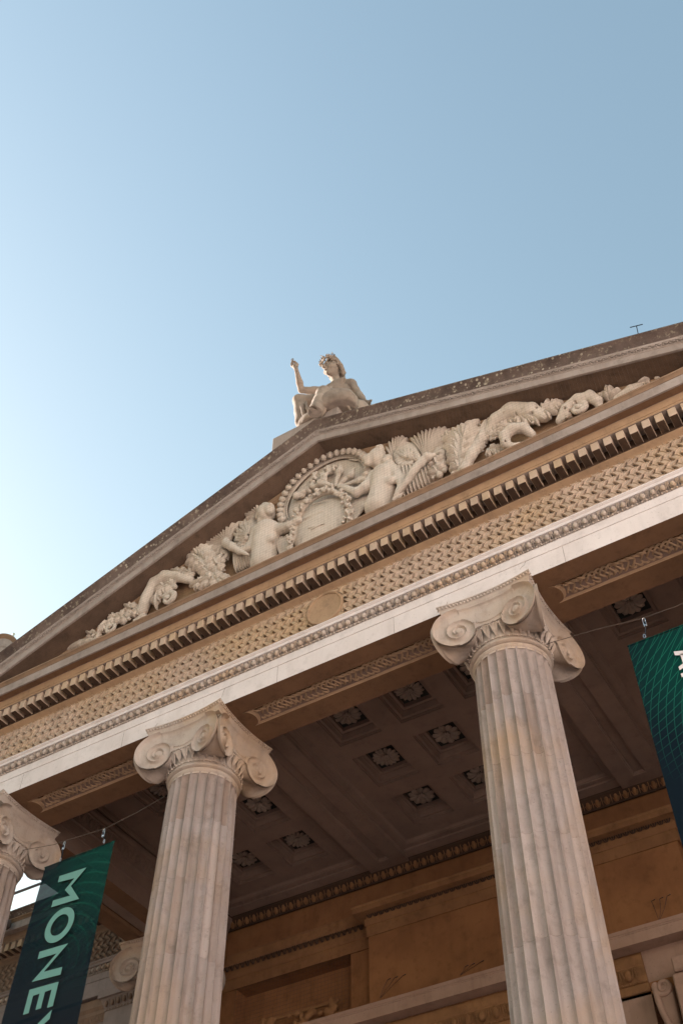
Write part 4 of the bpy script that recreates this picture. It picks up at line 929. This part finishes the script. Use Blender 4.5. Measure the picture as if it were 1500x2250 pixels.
# right of the figures
def f(s): scroll(s, (968, 1000), 15, .3, 1.5, False, 6); leafmass(s, [(965, 1045), (962, 1025), (958, 1010)], [12, 14, 8], 30)
relief('acanthus_scroll', [(945, 980), (990, 1055)], f, 31, .009)
def f(s): leafmass(s, [(1012, 1035), (1015, 1005), (1020, 975), (1012, 950)], [13, 22, 24, 13], 31); leafmass(s, [(1040, 1000), (1055, 965), (1068, 930)], [11, 14, 5], 32); leafmass(s, [(1000, 980), (988, 965), (984, 955)], [9, 10, 6], 33); s.chain([q(1020, 1030, -.15), q(1035, 1000, -.18), q(1055, 965, -.17), q(1072, 920, -.14)], [.06, .07, .06, .02], .02)
relief('acanthus', [(980, 910), (1075, 1040)], f, 32, .010)
def f(s):
    s.chain([q(1070, 955, -.12), q(1090, 925, -.15), q(1125, 905, -.16), q(1165, 905, -.15), q(1195, 915, -.12)], [.06, .10, .13, .12, .08], .03)
    leafmass(s, [(1165, 925), (1190, 912), (1210, 900), (1222, 890)], [12, 15, 13, 7], 34); leafmass(s, [(1110, 930), (1140, 915), (1170, 925)], [10, 14, 9], 36)
relief('acanthus_scroll', [(1065, 885), (1230, 960)], f, 33, .007)
def f(s):
    leafmass(s, [(1078, 965), (1085, 955), (1098, 945), (1112, 940)], [9, 12, 11, 8], 35)
    s.chain([q(1168, 955, -.12), q(1150, 940, -.19), q(1125, 943, -.22), q(1108, 958, -.22), q(1110, 975, -.2), q(1125, 983, -.16), q(1140, 976, -.12)], [.05, .07, .075, .07, .065, .05, .03], .02)
    leafmass(s, [(1072, 990), (1085, 992), (1105, 988), (1118, 982)], [9, 9, 7, 5], 37)
relief('drooping_frond', [(1065, 930), (1175, 1000)], f, 34, .006)
def f(s):
    s.chain([q(1228, 925, -.1), q(1245, 900, -.13), q(1270, 880, -.14), q(1295, 872, -.14), q(1312, 882, -.12), q(1318, 895, -.08)], [.05, .08, .085, .08, .065, .04], .02); scroll(s, (1270, 900), 16, 2.6, 1.5, True, 6.5); leafmass(s, [(1236, 922), (1250, 905), (1265, 890)], [5, 7, 5], 38)
relief('acanthus_scroll', [(1220, 860), (1325, 935)], f, 35, .006)
def f(s): petals(s, (1340, 883), [(1333, 850), (1342, 850), (1328, 866), (1352, 862), (1362, 856)], 5, 7, bend=.03); s.chain([q(1322, 880, -.08), q(1318, 870, -.1), q(1325, 863, -.1)], [.03, .04, .03])
relief('leaf_bud', [(1315, 845), (1365, 890)], f, 36, .005)
def f(s): s.chain([q(1355, 876, -.08), q(1385, 858, -.09), q(1410, 845, -.08), q(1426, 835, -.07)], [.05, .065, .05, .02], .02); leafmass(s, [(1405, 848), (1425, 836)], [6, 6], 39, Y=-.08, holes=False); s.ell(q(1448, 826, -.08), (.07, .05, .04), .01); s.ell(q(1442, 828, -.1), (.04, .03, .05), .01)
relief('scroll_tail', [(1350, 820), (1460, 885)], f, 37, .006)
# ------------------------------------------------------------------ seated statue on the apex
J = dict(pel=(748, 893, .30), chest=(746, 866, .34), neck=(741, 843, .33), head=(730, 810, .20), rs=(716, 861, .35), ls=(771, 845, .40), re=(662, 857, .14), rw=(651, 812, -.10), rh=(645, 797, -.14),
         le=(790, 868, .40), lw=(801, 883, .36), rk=(658, 881, -.15), rf=(662, 928, -.13), lk=(712, 866, -.20), lf=(692, 905, -.36))
J = {k: at(*v) for k, v in J.items()}
st = thing('seated_statue', 'weathered stone figure on the gable apex, one arm raised, wreath in its hair', 'statue', (J['pel'][0], .2, PT))
def piece(name, lo, hi, fn, h=.014, seed=0, rg=.004, mat='statue'):
    s = SDF(lo, hi, h); fn(s)
    if rg: s.rough(rg, .06, seed)
    V, F = s.mesh(); b = MB(); b.add(V, F); o = b.build(name, mat, None, 180, True); o.parent = st; o.matrix_parent_inverse = Matrix.Translation((-st.location[0], -st.location[1], -st.location[2])); return o
lo, hi = np.array([-1.3, -.75, PT-.15]), np.array([1.0, 1.0, 18.6])
H = J['head']; fd = np.array([-.42, -.80, -.16]); fd /= np.linalg.norm(fd); rt = np.cross(fd, [0, 0, 1]); rt /= np.linalg.norm(rt); up = np.cross(rt, fd)
def hp(a, b, c): return H+rt*a+fd*b+up*c
def body(s):
    p, c, n = J['pel'], J['chest'], J['neck']
    s.chain([p, (p+c)/2, c], [.18, .155, .175], .06); s.chain([c, c+(n-c)*.5], [.18, .14], .08); s.chain([J['rs'], n-np.array([0, 0, .07]), J['ls']], [.095, .10, .10], .06)
    s.ell(c+np.array([-.10, -.14, .10]), (.11, .06, .085), .05); s.ell(c+np.array([.09, -.13, .12]), (.11, .06, .085), .05)
    s.chain([n-np.array([0, 0, .05]), n+(H-n)*.5, H+up*-.08], [.085, .070, .075], .035)
    s.chain([J['rs'], (J['rs']+J['re'])/2, J['re']], [.095, .072, .056], .03); s.chain([J['re'], J['re']+(J['rw']-J['re'])*.35, J['rw']], [.055, .058, .034], .02)
    s.chain([J['ls'], (J['ls']+J['le'])/2, J['le']], [.09, .068, .052], .02); s.chain([J['le'], J['le']+(J['lw']-J['le'])*.4, J['lw']], [.058, .056, .038], .02)
    # raised hand: palm, four unequal fingers curled round a ring-shaped object, and a thumb
    w = J['rw']; d = J['rh']-w; d /= np.linalg.norm(d); sx = np.array([1., .1, 0]); sx -= d*(d@sx); sx /= np.linalg.norm(sx); py = np.cross(d, sx)
    s.chain([w, w+d*.09], [.034, .046], .015); s.ell(w+d*.10, (.045, .03, .05), .01)
    for i, (o, L) in enumerate(((-.045, .085), (-.018, .105), (.010, .10), (.034, .08))):
        a = w+d*.12+sx*o; b1 = a+d*L*.6+sx*o*.3+py*.01; b2 = b1+d*L*.45-py*.03+sx*(-o*.4); s.chain([a, b1, b2], [.017, .0145, .011], .004)
    s.chain([w+d*.06+sx*.035, w+d*.10+sx*.06, w+d*.16+sx*.05], [.018, .016, .012], .005)
    l = J['lw']; e = np.array([.09, .01, -.10]); s.chain([l, l+e*.7], [.04, .045], .012)
    for i in range(4): a = l+e*.7+np.array([-.035+.025*i, -.01*i, 0]); s.chain([a, a+np.array([.04, -.02, -.05]), a+np.array([.05, -.03, -.09])], [.017, .015, .011], .004)
    s.chain([l+e*.4, l+e*.5+np.array([-.07, -.03, -.02])], [.017, .012], .004)
    # head and face
    s.ell(hp(0, -.03, .02), (.128, .150, .175), .02); s.ell(hp(0, .035, -.06), (.102, .118, .145), .03, np.stack([rt, fd, up], 1))
    s.ell(hp(0, .11, -.175), (.045, .04, .038), .03); s.ell(hp(0, .135, .055), (.10, .02, .02), .02, np.stack([rt, fd, up], 1))
    s.cone(hp(0, .145, .045), hp(0, .185, -.045), .016, .026, .008); s.ell(hp(.022, .165, -.048), (.015,)*3, .006); s.ell(hp(-.022, .165, -.048), (.015,)*3, .006)
    for sg in (-1, 1):
        s.ell(hp(sg*.052, .160, .018), (.034, .022, .020), .008, np.stack([rt, fd, up], 1), sub=True); s.ell(hp(sg*.052, .135, .016), (.024, .018, .014), .004, np.stack([rt, fd, up], 1)); s.ell(hp(sg*.075, .09, -.06), (.045, .04, .05), .03)
        s.ell(hp(sg*.145, -.02, -.02), (.015, .03, .045), .01)
    s.ell(hp(0, .160, -.098), (.034, .016, .010), .006, np.stack([rt, fd, up], 1)); s.ell(hp(0, .156, -.120), (.028, .016, .012), .006, np.stack([rt, fd, up], 1)); s.cone(hp(-.03, .172, -.109), hp(.03, .172, -.109), .004, .004, .002, sub=True)
piece('body', lo, hi, body, .0125, 1, .003)
def hair(s):
    r = random.Random(9)
    for i in range(150):
        a = r.uniform(0, 2*np.pi); e = r.uniform(-.35, 1.45); v = np.array([math.cos(a)*math.cos(e), math.sin(a)*math.cos(e), math.sin(e)])
        if v[1] > .1 and v[2] < .72-.2*abs(v[0]): continue
        s.ell(hp(v[0]*.130, -.035+v[1]*.150, .03+v[2]*.160), (r.uniform(.020, .034),)*3, .006)
    s.ell(hp(0, -.06, .05), (.132, .145, .165), .01)
    for sg in (-1, 1):
        s.chain([hp(sg*.09, .09, .15), hp(sg*.14, -.01, .07), hp(sg*.145, -.07, -.05), hp(sg*.13, -.10, -.15), hp(sg*.12, -.10, -.25)], [.03, .04, .04, .035, .022], .012)
        for k in range(7): s.ell(hp(sg*(.145-.003*k), .0-.02*k, .10-.05*k), (.033, .033, .03), .006)
    s.chain([hp(0, -.17, -.1), hp(.02, -.18, -.22)], [.06, .04], .02)
piece('hair', H-.5, H+.5, hair, .0115, 2, .004)
wr = MB(); r = random.Random(5)
for i in range(26):
    a = np.pi*(-.05+1.1*i/25); c = hp(.135*math.cos(a), .02+.125*math.sin(a), .15+.02*math.sin(a)); d = rt*(math.cos(a)*.5+r.uniform(-.5, .5))+fd*(math.sin(a)*.6)+up*r.uniform(.4, 1.1); d /= np.linalg.norm(d); L = r.uniform(.05, .10)
    wr.tube([c, c+d*L*.5+rt*r.uniform(-.015, .015), c+d*L], [.012, .021, .003], 6, flat=.45)
for (px, py) in ((706, 797), (712, 791), (727, 786), (733, 789), (720, 789), (703, 801)):
    e = at(px, py, H[1]-.16); c = hp(0, .08, .17); c = c*.35+e*.65; wr.tube([c, (c+e)/2+rt*.01, e], [.016, .018, .008], 6); wr.ell(e, (.024, .024, .024), 7, 5)
wr.tube([hp(.14*math.cos(a), .02+.14*math.sin(a), .15) for a in np.linspace(-.3, np.pi+.3, 16)], .016, 6)
o = wr.build('wreath', 'statue', None, 60); o.parent = st; o.matrix_parent_inverse = Matrix.Translation((-st.location[0], -st.location[1], -st.location[2]))
g = J['rh']; rg_ = MB(); rg_.tube([g+np.array([-.01+0.022*math.cos(a), -.03, .06+.03*math.sin(a)]) for a in np.linspace(0, 2*np.pi, 14)], .008, 6, caps=False); o = rg_.build('held_ring', 'statue', None, 60); o.parent = st; o.matrix_parent_inverse = Matrix.Translation((-st.location[0], -st.location[1], -st.location[2]))
def drape(s):
    p = J['pel']
    s.chain([p, (p+J['rk'])/2+np.array([0, 0, -.02]), J['rk']], [.20, .15, .105], .05); s.chain([J['rk'], (J['rk']+J['rf'])/2, J['rf']], [.105, .095, .10], .04)
    s.chain([p, (p+J['lk'])/2, J['lk']], [.21, .18, .12], .05); s.chain([J['lk'], (J['lk']+J['lf'])/2+np.array([0, .02, 0]), J['lf']], [.13, .125, .11], .05)
    s.ell((p+J['lf'])/2+np.array([.02, .05, -.10]), (.30, .34, .22), .06)
    # folds
    W = [((716, 862), (745, 866), (770, 880), (786, 893), -.02), ((722, 868), (748, 874), (768, 886), (780, 897), -.06), ((728, 876), (748, 884), (764, 894), (770, 902), -.10), ((712, 866), (705, 884), (700, 897), (692, 908), -.28), ((722, 872), (716, 890), (712, 903), (706, 914), -.25),
         ((735, 880), (730, 896), (728, 908), (722, 912), -.16), ((700, 872), (690, 876), (675, 884), (668, 896), -.08), ((708, 868), (690, 869), (676, 872), (664, 876), -.06), ((660, 880), (663, 895), (667, 910), (670, 925), -.22), ((652, 885), (654, 900), (656, 915), (655, 930), -.20), ((672, 885), (675, 898), (680, 908), (684, 915), -.22)]
    for *P, y in W: s.chain([at(*P[0], y+.04), at(*P[1], y), at(*P[2], y), at(*P[3], y+.02)], [.024, .032, .032, .018], .008)
    for a, b, y in (((700, 870), (684, 900), -.30), ((726, 882), (716, 906), -.27), ((744, 888), (740, 905), -.2)): s.cone(at(*a, y), at(*b, y), .012, .018, .012, sub=True)
    # open hem over the foot
    f = J['lf']; s.ell(f+np.array([-.01, -.10, -.04]), (.085, .12, .07), .01, sub=True)
piece('drapery', lo, hi, drape, .014, 3, .008)
def feet(s):
    f = J['lf']; s.chain([f+np.array([0, .02, 0]), f+np.array([-.03, -.10, -.06]), f+np.array([-.05, -.17, -.08])], [.05, .045, .035], .01)
    for i in range(5): a = f+np.array([-.09+.022*i, -.18, -.085]); s.chain([a, a+np.array([-.01, -.05+.006*i, -.005])], [.016, .013], .003)
piece('foot', lo, hi, feet, .0125, 4, .002)
def rock(s):
    p = J['pel']
    s.ell((p[0]+.0, .30, PT+.22), (.46, .45, .40), .05); s.ell((p[0]-.28, .08, PT+.08), (.30, .34, .18), .08); s.ell((J['lw'][0]-.06, .40, J['lw'][2]-.40), (.20, .30, .36), .1); s.ell((p[0]+.14, -.10, PT+.16), (.40, .26, .28), .06)
    s.rough(.03, .18, 5); s.cutz(PT-.0)
piece('rock_seat', lo, hi, rock, .02, 6, .01)
# ------------------------------------------------------------------ banners
def banner_mat(name, gl, c1, c2, s1, s2, glowr, dk, translu):
    k = NT(name); tc = k.node('TexCoord'); sp = k.node('SeparateXYZ'); k.link(tc.outputs['Object'], sp.inputs[0]); X, Z = sp.outputs[0], sp.outputs[2]
    def dist(c, sc=(1, 1)):
        a = k.math('MULTIPLY', k.math('SUBTRACT', X, c[0]), sc[0]); b_ = k.math('MULTIPLY', k.math('SUBTRACT', Z, c[1]), sc[1]); return k.math('SQRT', k.math('ADD', k.math('MULTIPLY', a, a), k.math('MULTIPLY', b_, b_)))
    def lines(d, s, w=.06):
        f = k.math('FRACT', k.math('DIVIDE', d, s)); return k.ramp(k.math('ABSOLUTE', k.math('SUBTRACT', f, .5)), w, w*.45)
    L = k.math('MAXIMUM', lines(dist(c1), s1), lines(dist(c2), s2)); gd = dist(gl, (1, .72)); mask = k.ramp(gd, glowr*1.15, glowr*.15); glow = k.ramp(gd, glowr*.75, .0)
    base = k.mix(k.math('MULTIPLY', glow, .85), dk, (.0, .055, .043)); wv = k.ramp(k.noise(tc.outputs['Object'], 2.2, 3), .3, .7, .9, 1.1)
    col = k.mix(k.math('MULTIPLY', L, mask), base, (.010, .14, .098)); k.link(col, k.b.inputs['Base Color']); k.b.inputs['Roughness'].default_value = .85; k.b.inputs['Specular IOR Level'].default_value = .12
    tr = k.node('BsdfTransparent'); tl = k.node('BsdfTranslucent'); k.link(col, tl.inputs[0]); m1 = k.node('MixShader'); m1.inputs[0].default_value = .12; k.link(k.b.outputs[0], m1.inputs[1]); k.link(tl.outputs[0], m1.inputs[2])
    m2 = k.node('MixShader'); m2.inputs[0].default_value = translu; k.link(m1.outputs[0], m2.inputs[1]); k.link(tr.outputs[0], m2.inputs[2]); k.link(m2.outputs[0], k.out.inputs[0]); return k.m
MT['banner1'] = banner_mat('banner_print_a', (.92, -.28), (-.25, .45), (.55, -2.3+.9), .085, .13, 1.15, (.0045, .014, .024), .24)
MT['banner2'] = banner_mat('banner_print_b', (.50, -.42), (2.2, -1.4), (-1.2, 1.4), .075, .085, .9, (.003, .010, .018), .03)
BY = .45
def sheet(name, mat, x0, x1, zt, zb, sl, sr, parent, wob=.018):
    nx, nz = 14, 60; P = np.zeros((nz, nx, 3))
    for i in range(nz):
        z = -(zt-zb)*i/(nz-1)
        for j in range(nx):
            u = j/(nx-1); xa = sl*z; xb = (x1-x0)+sr*z; P[i, j] = (xa+(xb-xa)*u, wob*math.sin(u*5+z*1.3)*(.4+.6*abs(math.sin(z*.9)))-.0*z, z-.012*math.sin(u*np.pi)*(1 if i == 0 else 0))
    Q = P+np.array([0, .002, 0]); m = MB(); m.grid(P); m.grid(Q[:, ::-1]); o = m.build(name, mat, parent, 60, False); return o
def letters(polys, mat, parent, sh, y=-.022):
    for P in polys: pass
def glyph(name, outline, holes, mat, parent, T, y=-.020):
    """outline in (along text, up) units mapped by T on to the cloth"""
    m = MB()
    if holes:
        A = [T(*p) for p in outline]; B_ = [T(*p) for p in holes]; n = len(A)
        m.grid([[(a[0], y, a[1]) for a in A], [(c[0], y, c[1]) for c in B_]], closev=True)
    else:
        for poly in outline: m.add([(*(T(*p)[:1]), y, T(*p)[1]) for p in poly], [tuple(range(len(poly)))])
    V = np.concatenate(m.V); k = MB(); k.add(V, m.F); o = k.build(name, mat, parent, 0, True); return o
bn = thing('banner', 'dark teal banner with mint letters MONEY hanging between the two left columns', 'banner', (-4.422, BY, 9.37), 'banners hanging between the columns')
sheet('cloth', 'banner1', -4.422, -3.308, 9.37, 4.6, .049, .02, bn, .010)
def T1(a, h):  # a: distance down the banner from its top; h: height of the letter in cap units
    return (.315-(.045*(a-.23))+.0+h*.437, -a+.0)
def bar(pts): return pts
W = .088
# M : legs across, apexes to the right
Mpoly = [[(.232, 1.0), (.246-.01, .0), (.318, .0), (.318, .38)], [(.232, 1.0), (.318, .38), (.425-.01, .50)], [(.232, 1.0), (.318, .38), (.425, .50)]]
Mo = [[(.23, .0), (.318, .0), (.325, .53), (.252, 1.0)], [(.252, 1.0), (.325, .55), (.51, .37), (.425, .52)], [(.252, 1.0), (.425, .55), (.47, .37)], [(.668, 1.0), (.47, .37), (.40, .53)], [(.668, 1.0), (.598, .53), (.56, .0), (.648, .0)]]
ML = [[(.230, 0), (.315, 0), (.345, .62), (.252, 1.0)], [(.252, 1.0), (.345, .62), (.465, .36), (.44, .56)], [(.668, 1.0), (.44, .56), (.465, .36), (.575, .62)], [(.668, 1.0), (.575, .62), (.558, 0), (.645, 0)]]
glyph('letter_m', ML, None, 'letter', bn, T1)
oo = [(.935-.215*math.cos(a), .5+.5*math.sin(a)) for a in np.linspace(0, 2*np.pi, 40, endpoint=False)]; oi = [(.935-.130*math.cos(a), .5+.305*math.sin(a)) for a in np.linspace(0, 2*np.pi, 40, endpoint=False)]
glyph('letter_o', oo, oi, 'letter', bn, T1)
NL = [[(1.205, 0), (1.295, 0), (1.31, .62), (1.225, 1.0)], [(1.225, 1.0), (1.31, .72), (1.565, .0), (1.50, .30)], [(1.225, 1.0), (1.50, .33), (1.565, 0.0), (1.31, .66)], [(1.505, 1.0), (1.595, 1.0), (1.565, 0), (1.49, .28)]]
NL = [[(1.205, 0), (1.295, 0), (1.305, .66), (1.225, 1.0)], [(1.225, 1.0), (1.305, .66), (1.565, 0), (1.487, .36)], [(1.505, 1.0), (1.595, 1.0), (1.565, 0), (1.487, .36)]]
glyph('letter_n', NL, None, 'letter', bn, T1)
EL = [[(1.655, 0), (1.745, 0), (1.745, 1.0), (1.675, 1.0)], [(1.745, 0), (1.745, .19), (1.94, .19), (1.94, 0)], [(1.745, .41), (1.745, .59), (1.93, .59), (1.93, .41)], [(1.745, .81), (1.745, 1.0), (1.95, 1.0), (1.95, .81)]]
glyph('letter_e', EL, None, 'letter', bn, T1)
YL = [[(1.99, 1.0), (2.09, 1.0), (2.25, .50), (2.19, .40)], [(2.42, 1.0), (2.32, 1.0), (2.16, .50), (2.22, .40)], [(2.165, .48), (2.25, .48), (2.25, 0), (2.165, 0)]]
YL = [[(1.99, 1.0), (2.09, 1.0), (2.205, .56), (2.16, .42)], [(2.42, 1.0), (2.32, 1.0), (2.205, .56), (2.25, .42)], [(2.16, .42), (2.205, .56), (2.25, .42), (2.25, 0), (2.16, 0)]]
glyph('letter_y', YL, None, 'letter', bn, T1)
b2 = thing('banner', 'dark teal banner with green line pattern and white lettering at the right picture edge', 'banner', (3.370, BY, 9.362), 'banners hanging between the columns')
sheet('cloth', 'banner2', 3.370, 4.484, 9.362, 4.6, .0, .0, b2, .010)
def T2(a, h): return (.427+h*.30, -a)
glyph('letter_a', [[(.297, 0), (.347, 0), (.456, .83), (.396, 1.0)], [(.500, 0), (.545, 0), (.456, 1.0), (.396, .83)], [(.352, .17), (.366, .33), (.486, .33), (.498, .17)]], None, 'white', b2, T2)
glyph('letter_n', [[(.590, 0), (.635, 0), (.635, 1.0), (.590, 1.0)], [(.590, 1.0), (.635, 1.0), (.80, 0), (.755, 0)], [(.755, 0), (.80, 0), (.80, 1), (.755, 1)]], None, 'white', b2, T2, -.021)
# hems, cables and clips
for bb, w in ((bn, 1.114), (b2, 1.114)): MB().tube([(-.004, 0, .0), (w+.004, 0, .0)], .010, 6).build('top_hem', 'banner1' if bb is bn else 'banner2', bb)
def cable(pts, label):
    P = [at(*p, BY) for p in pts]; Q = []
    for i in range(len(P)-1):
        for t in np.linspace(0, 1, 6, endpoint=False): Q.append(P[i]*(1-t)+P[i+1]*t)
    Q.append(P[-1]); o = MB().tube(Q, .0042, 6).build('banner_cable', 'rope', None); return tag(o, label, 'cable', 'cables strung between the columns')
# collars where the cables loop round the column necks
x1 = AX[0]+.44
P1 = [(50, 1868), (119, 1856), (142, 1848), (230, 1821), (300, 1786), (362, 1750)]
cable(P1, 'thin steel cable strung between the two left columns carrying the MONEY banner')
cable([(1196, 1417), (1213, 1411), (1310, 1383), (1412, 1358), (1480, 1334), (1560, 1300)], 'thin steel cable strung to the right from the large right column')
def clip(px, py, bx, by, label, strap=True):
    a = at(px, py, BY-.01); e = at(bx, by, BY-.01); g = thing('carabiner', label, 'clip', tuple(a), 'clips holding the banners')
    def L(t, dx=0): return tuple((e-a)*t+np.array([dx, 0, 0]))
    MB().tube([(.014*math.cos(t), 0, -.032+.032*math.sin(t)) for t in np.linspace(0, 2*np.pi, 14)], .005, 6, caps=False).build('ring', 'steel', g)
    m = MB(); z0 = -.05; m.box(-.018, .018, -.006, .006, -.12, -.055, .003).build('buckle', 'steel', g)
    MB().tube([(0, -.008, -.06), (.004, -.008, -.09)], .011, 6).build('strap_knot', 'metal', g)
    MB().tube([(0, 0, -.11), L(.72, .01), L(1.0)], [.009, .008, .006], 6).build('strap', 'metal', g)
    MB().tube([tuple((e-a)+np.array([.012*math.cos(t), -.004, .025+.024*math.sin(t)])) for t in np.linspace(0, 2*np.pi, 12)], .004, 5, caps=False).build('snap_hook', 'steel', g)
clip(143, 1849, 133, 1893, 'left black strap clip at the top corner of the MONEY banner')
clip(230, 1821, 229, 1853, 'right black strap clip at the top corner of the MONEY banner')
clip(1412, 1358, 1416, 1402, 'black strap clip above the left corner of the right-hand banner')
# ------------------------------------------------------------------ bird nets
def net(y, x0, x1, z0, fz, p, r, label, grp=None):
    m = MB(); x = x0
    def strip(a, b):
        a, b = np.array(a), np.array(b); d = b-a; n = np.array([-d[2], 0, d[0]]); n = n/np.linalg.norm(n)*r; V = [a+n, a+np.array([0, -r, 0]), a-n, b+n, b+np.array([0, -r, 0]), b-n]; m.add(V, [(0, 1, 4, 3), (1, 2, 5, 4), (2, 0, 3, 5)])
    while x < x1:
        zt = fz(x)
        if zt > z0+.02: strip((x, y, z0), (x, y, zt))
        x += p
    z = z0
    while True:
        xs = [xx for xx in np.arange(x0, x1, .02) if fz(xx) > z]
        if not xs: break
        strip((xs[0], y, z), (xs[-1], y, z)); z += p
    return tag(m.build('bird_net', 'net', None, 0, False), label, 'net', grp)
net(-.415, CX-5.9, CX+5.9, 12.145, lambda x: zr(x)-.005, .05, .0006, 'fine square bird netting stretched over the carved gable')
net(YW-.01, rx0, rx1, 8.9, lambda x: rz1, .06, .0012, 'bird netting over the dark recess high on the left of the entrance wall')
for WX_, RZ_, HT_, HL_, LB_, CY_, MM_ in ((13.5, math.pi/2, 1., 14, 'added out-of-view pale stone range that bounces sunlight from the right of the forecourt', -9, 'bounce_stone'), (-13, -math.pi/2, 1.1, 4.2, 'added out-of-view tall golden block that keeps the sun off the columns from the left', .4, 'golden')):
    # ------------------------------------------------------------------ two added out-of-view buildings: right one bounces sunlight, left one blocks it
    g = thing('added_range', LB_, 'building', (WX_, CY_, 0)); g.rotation_euler[2] = RZ_; g.scale = (1, 1, HT_)
    m = MB(); nb = 6 if HL_ > 10 else 2; W0 = -HL_; PW = 2*HL_/nb
    for i in range(nb):
        x = W0+i*PW
        for fl in range(4):
            z = .8+fl*3.6; wx0, wx1 = x+PW*.33, x+PW*.67
            m.add([(x, 0, z-.8), (wx0, 0, z-.8), (wx0, 0, z+2.8), (x, 0, z+2.8)], [(0, 1, 2, 3)]); m.add([(wx1, 0, z-.8), (x+PW, 0, z-.8), (x+PW, 0, z+2.8), (wx1, 0, z+2.8)], [(0, 1, 2, 3)])
            m.add([(wx0, 0, z-.8), (wx1, 0, z-.8), (wx1, 0, z), (wx0, 0, z)], [(0, 1, 2, 3)]); m.add([(wx0, 0, z+2.1), (wx1, 0, z+2.1), (wx1, 0, z+2.8), (wx0, 0, z+2.8)], [(0, 1, 2, 3)])
            m.grid([[(a, y, c) for a, c in ((wx0, z), (wx1, z), (wx1, z+2.1), (wx0, z+2.1))] for y in (0, -.25)], closev=True)
    m.build('facade', MM_, g, 0)
    MB().box(W0, W0+2*HL_, -12, -.25, 0, 14.4).build('core', MM_, g, 0)
    MB().box(W0-.3, W0+2*HL_+.3, -12, .35, 14.4, 15).build('parapet', MM_, g, 0)
